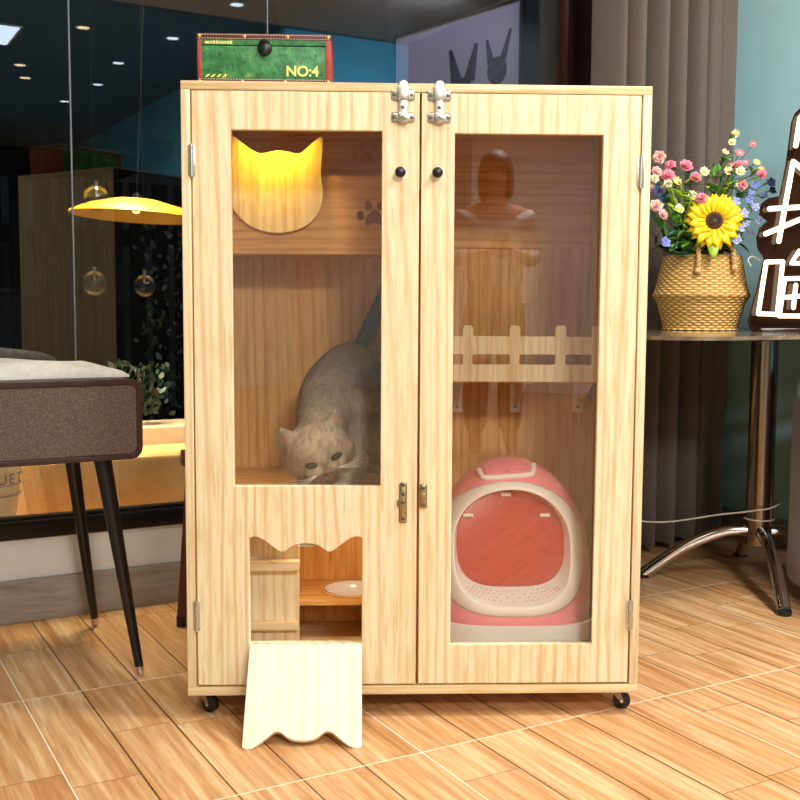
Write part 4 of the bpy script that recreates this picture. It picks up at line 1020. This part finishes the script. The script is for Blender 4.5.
# ------------------------------------------------------------------ the room behind: added dark counter, pale curtain, someone standing
bar = thing('added_dark_counter', 'added dark counter hiding the rear floor in reflections', 'counter', (1.65, -5.2, 0))  # unseen block, put in to hide bright floor mirrored in the window
B().box(-1.4, 1.4, -.3, .3, 0, 1.02, .005).build('body', 'charcoal', bar); B().box(-1.44, 1.44, -.35, .35, 1.02, 1.06, .005).build('worktop', 'black_wood', bar)
for (a, b_, y_, lab) in ((-3.6, -2.7, -3.0, 'pale curtain panel on the left side of the rear room'), (-1.9, -1.2, -4.3, 'narrow pale curtain panel by the dark counter'),):
    bm = B(); rws = []
    for j in (0, 1):
        rws.append([bm.bm.verts.new((a+(b_-a)*i/90, y_+.03*math.sin(i*.6), .05+2.6*j)) for i in range(91)])
    for i in range(90): bm.bm.faces.new((rws[0][i], rws[0][i+1], rws[1][i+1], rws[1][i]))
    o_ = bm.build('pale_curtain', 'curtain_pale', None, True, 180); tag(o_, lab, 'curtain')
# person
pn = thing('person', 'person standing with bent arms, holding a phone, in a pale loose shirt', 'person', (-.14, -2.02, 0), R(-27.2)); pn.scale = (1.05, 1.05, 1.05)
def skin(name, verts, edges, rad, mat, par):
    me = bpy.data.meshes.new(name); me.from_pydata(verts, edges, []); o_ = bpy.data.objects.new(name, me); COL.objects.link(o_); o_.parent = par; me.materials.append(M[mat])
    mdf = o_.modifiers.new('skin', 'SKIN'); mdf.use_smooth_shade = True
    for i, r_ in enumerate(rad): me.skin_vertices[0].data[i].radius = r_ if isinstance(r_, tuple) else (r_, r_)
    me.skin_vertices[0].data[0].use_root = True
    ss_ = o_.modifiers.new('sub', 'SUBSURF'); ss_.levels = 2; ss_.render_levels = 2; return o_
v = [(0, 0, .95), (0, 0, 1.10), (0, 0, 1.28), (0, 0, 1.40), (0, 0, 1.47), (0, .015, 1.53)]; e = [(0, 1), (1, 2), (2, 3), (3, 4), (4, 5)]; rd = [(.15, .11), (.13, .10), (.155, .11), (.12, .08), .05, .05]
v += [(0, .02, 1.60), (0, .015, 1.66)]; e += [(5, 6), (6, 7)]; rd += [(.075, .09), (.065, .08)]
for s_ in (-1, 1):
    k = len(v); v += [(s_*.17, 0, 1.38), (s_*.215, -.02, 1.12), (s_*.10, .24, 1.15), (s_*.055, .29, 1.17)]; e += [(3, k), (k, k+1), (k+1, k+2), (k+2, k+3)]; rd += [.055, .042, .03, .028]
    k = len(v); v += [(s_*.09, 0, .86), (s_*.10, .01, .48), (s_*.10, -.01, .08), (s_*.105, .10, .035)]; e += [(0, k), (k, k+1), (k+1, k+2), (k+2, k+3)]; rd += [.09, .06, .04, (.04, .03)]
skin('body', v, e, rd, 'skin', pn)
v = [(0, 0, .93), (0, 0, 1.10), (0, 0, 1.28), (0, 0, 1.40)]; e = [(0, 1), (1, 2), (2, 3)]; rd = [(.20, .15), (.17, .13), (.175, .125), (.14, .095)]
for s_ in (-1, 1):
    k = len(v); v += [(s_*.175, 0, 1.37), (s_*.22, -.02, 1.14), (s_*.16, .12, 1.14)]; e += [(3, k), (k, k+1), (k+1, k+2)]; rd += [.072, .065, .055]
skin('shirt', v, e, rd, 'shirt', pn)
v = [(0, 0, .93)]; e = []; rd = [(.16, .12)]
for s_ in (-1, 1):
    k = len(v); v += [(s_*.09, 0, .80), (s_*.10, .01, .48), (s_*.10, -.01, .12)]; e += [(0, k), (k, k+1), (k+1, k+2)]; rd += [.105, .085, .07]
skin('trousers', v, e, rd, 'trousers', pn)
B().ell((0, .004, 1.665), (.092, .110, .088), sub=3).ell((0, -.055, 1.55), (.095, .06, .14), sub=3).ell((-.082, .01, 1.58), (.022, .06, .11), sub=2).ell((.082, .01, 1.58), (.022, .06, .11), sub=2).build('hair', 'hair', pn)
for s_ in (-1, 1): B().ell((s_*.030, .088, 1.605), (.013, .008, .006), sub=2).build('eye', 'eye', pn)
B().ell((0, .10, 1.58), (.012, .018, .022), sub=2).build('nose', 'skin', pn); B().ell((0, .086, 1.545), (.024, .008, .006), sub=2).build('mouth', 'nose', pn)
for s_ in (-1, 1):
    for k in range(4): B().tube([(s_*.055, .295, 1.15+k*.018), (s_*.04, .335, 1.155+k*.018), (s_*.015, .34, 1.157+k*.018)], [.009, .008, .007], 8).build('finger', 'skin', pn)
    B().tube([(s_*.055, .28, 1.20), (s_*.03, .30, 1.225), (s_*.012, .305, 1.235)], [.011, .009, .008], 8).build('thumb', 'skin', pn)
ph = B().box(-.038, .038, .310, .319, 1.12, 1.27, .004).build('phone', 'black'); ph.matrix_world = pn.matrix_basis.copy(); ph.matrix_world = Matrix.Translation(pn.location) @ Matrix.Rotation(R(-27.2), 4, 'Z') @ Matrix.Scale(1.05, 4)
tag(ph, 'black phone held upright in both hands of the standing person', 'phone')

# ------------------------------------------------------------------ light
def area(name, loc_, tgt, size, power, col, sy=None, spread=None):
    l = bpy.data.lights.new(name, 'AREA'); l.energy = power; l.color = col; l.size = size
    if sy: l.shape = 'RECTANGLE'; l.size_y = sy
    if spread: l.spread = R(spread)
    o_ = bpy.data.objects.new(name, l); COL.objects.link(o_); o_.location = loc_
    o_.rotation_euler = (Vector(tgt)-Vector(loc_)).to_track_quat('-Z', 'Y').to_euler(); return o_
area('ceiling_light', (1.6, -.3, 2.86), (1.6, -.3, 0), .6, 62, (1, .99, .96), .6)
area('ceiling_light', (.1, -2.2, 2.82), (.3, -1.2, 0), .7, 210, (1, .99, .96), .7)
area('ceiling_light', (.15, 1.3, 2.86), (.15, 1.3, 0), .5, 30, (1, .95, .86), .5)
area('ceiling_light', (2.35, .95, 2.86), (2.75, 1.3, 0), .5, 100, (1, .98, .94), .5)
area('rear_light', (-1.6, -4.6, 2.84), (-1.6, -4.6, 0), .8, 130, (.97, .97, 1), .8)
area('alcove_light', (3.62, .35, 2.86), (3.62, -.6, .9), .25, 60, (.8, .93, 1), .25)
area('picture_fill', (1.75, 3.7, 2.75), (2.42, 3.9, 1.9), .25, 6.5, (.85, .85, 1), .25)  # added fill that brightens the dog picture, no fixture behind it
area('porch_light', (.9, 3.7, 2.3), (.9, 3.66, 0), .2, 36, (1, .80, .50), 1.2, 50)
l = bpy.data.lights.new('cabinet_lamp', 'AREA'); l.shape = 'RECTANGLE'; l.size = .15; l.size_y = .02; l.energy = .75; l.color = (1, .64, .03); l.spread = R(85)
o_ = bpy.data.objects.new('cabinet_lamp', l); COL.objects.link(o_); a_ = loc(.18, .232, zt-.038); o_.location = a_
o_.rotation_euler = (loc(.175, .278, b0+1.16)-a_).to_track_quat('-Z', 'Y').to_euler()

l = bpy.data.lights.new('added_feeding_fill', 'AREA'); l.shape = 'RECTANGLE'; l.size = .17; l.size_y = .012; l.energy = 1.15; l.color = (1, .80, .52)  # added light for the dark lower compartment, no lamp visible there
o_ = bpy.data.objects.new('added_feeding_fill', l); COL.objects.link(o_); a_ = loc(.35, .12, shz-.030); o_.location = a_
o_.rotation_euler = (loc(.35, .34, b0+.05)-a_).to_track_quat('-Z', 'Y').to_euler()

w = bpy.data.worlds.new('night'); w.use_nodes = True; SC.world = w
w.node_tree.nodes['Background'].inputs[0].default_value = (.02, .03, .05, 1); w.node_tree.nodes['Background'].inputs[1].default_value = .5
SC.view_settings.view_transform = 'Standard'; SC.view_settings.look = 'None'; SC.view_settings.gamma = 1; SC.view_settings.exposure = -0.33; SC.view_settings.use_curve_mapping = False
SC.cycles.max_bounces = 10; SC.cycles.transparent_max_bounces = 24; SC.cycles.glossy_bounces = 4; SC.cycles.diffuse_bounces = 5
SC.cycles.use_denoising = True; SC.cycles.sample_clamp_indirect = 8
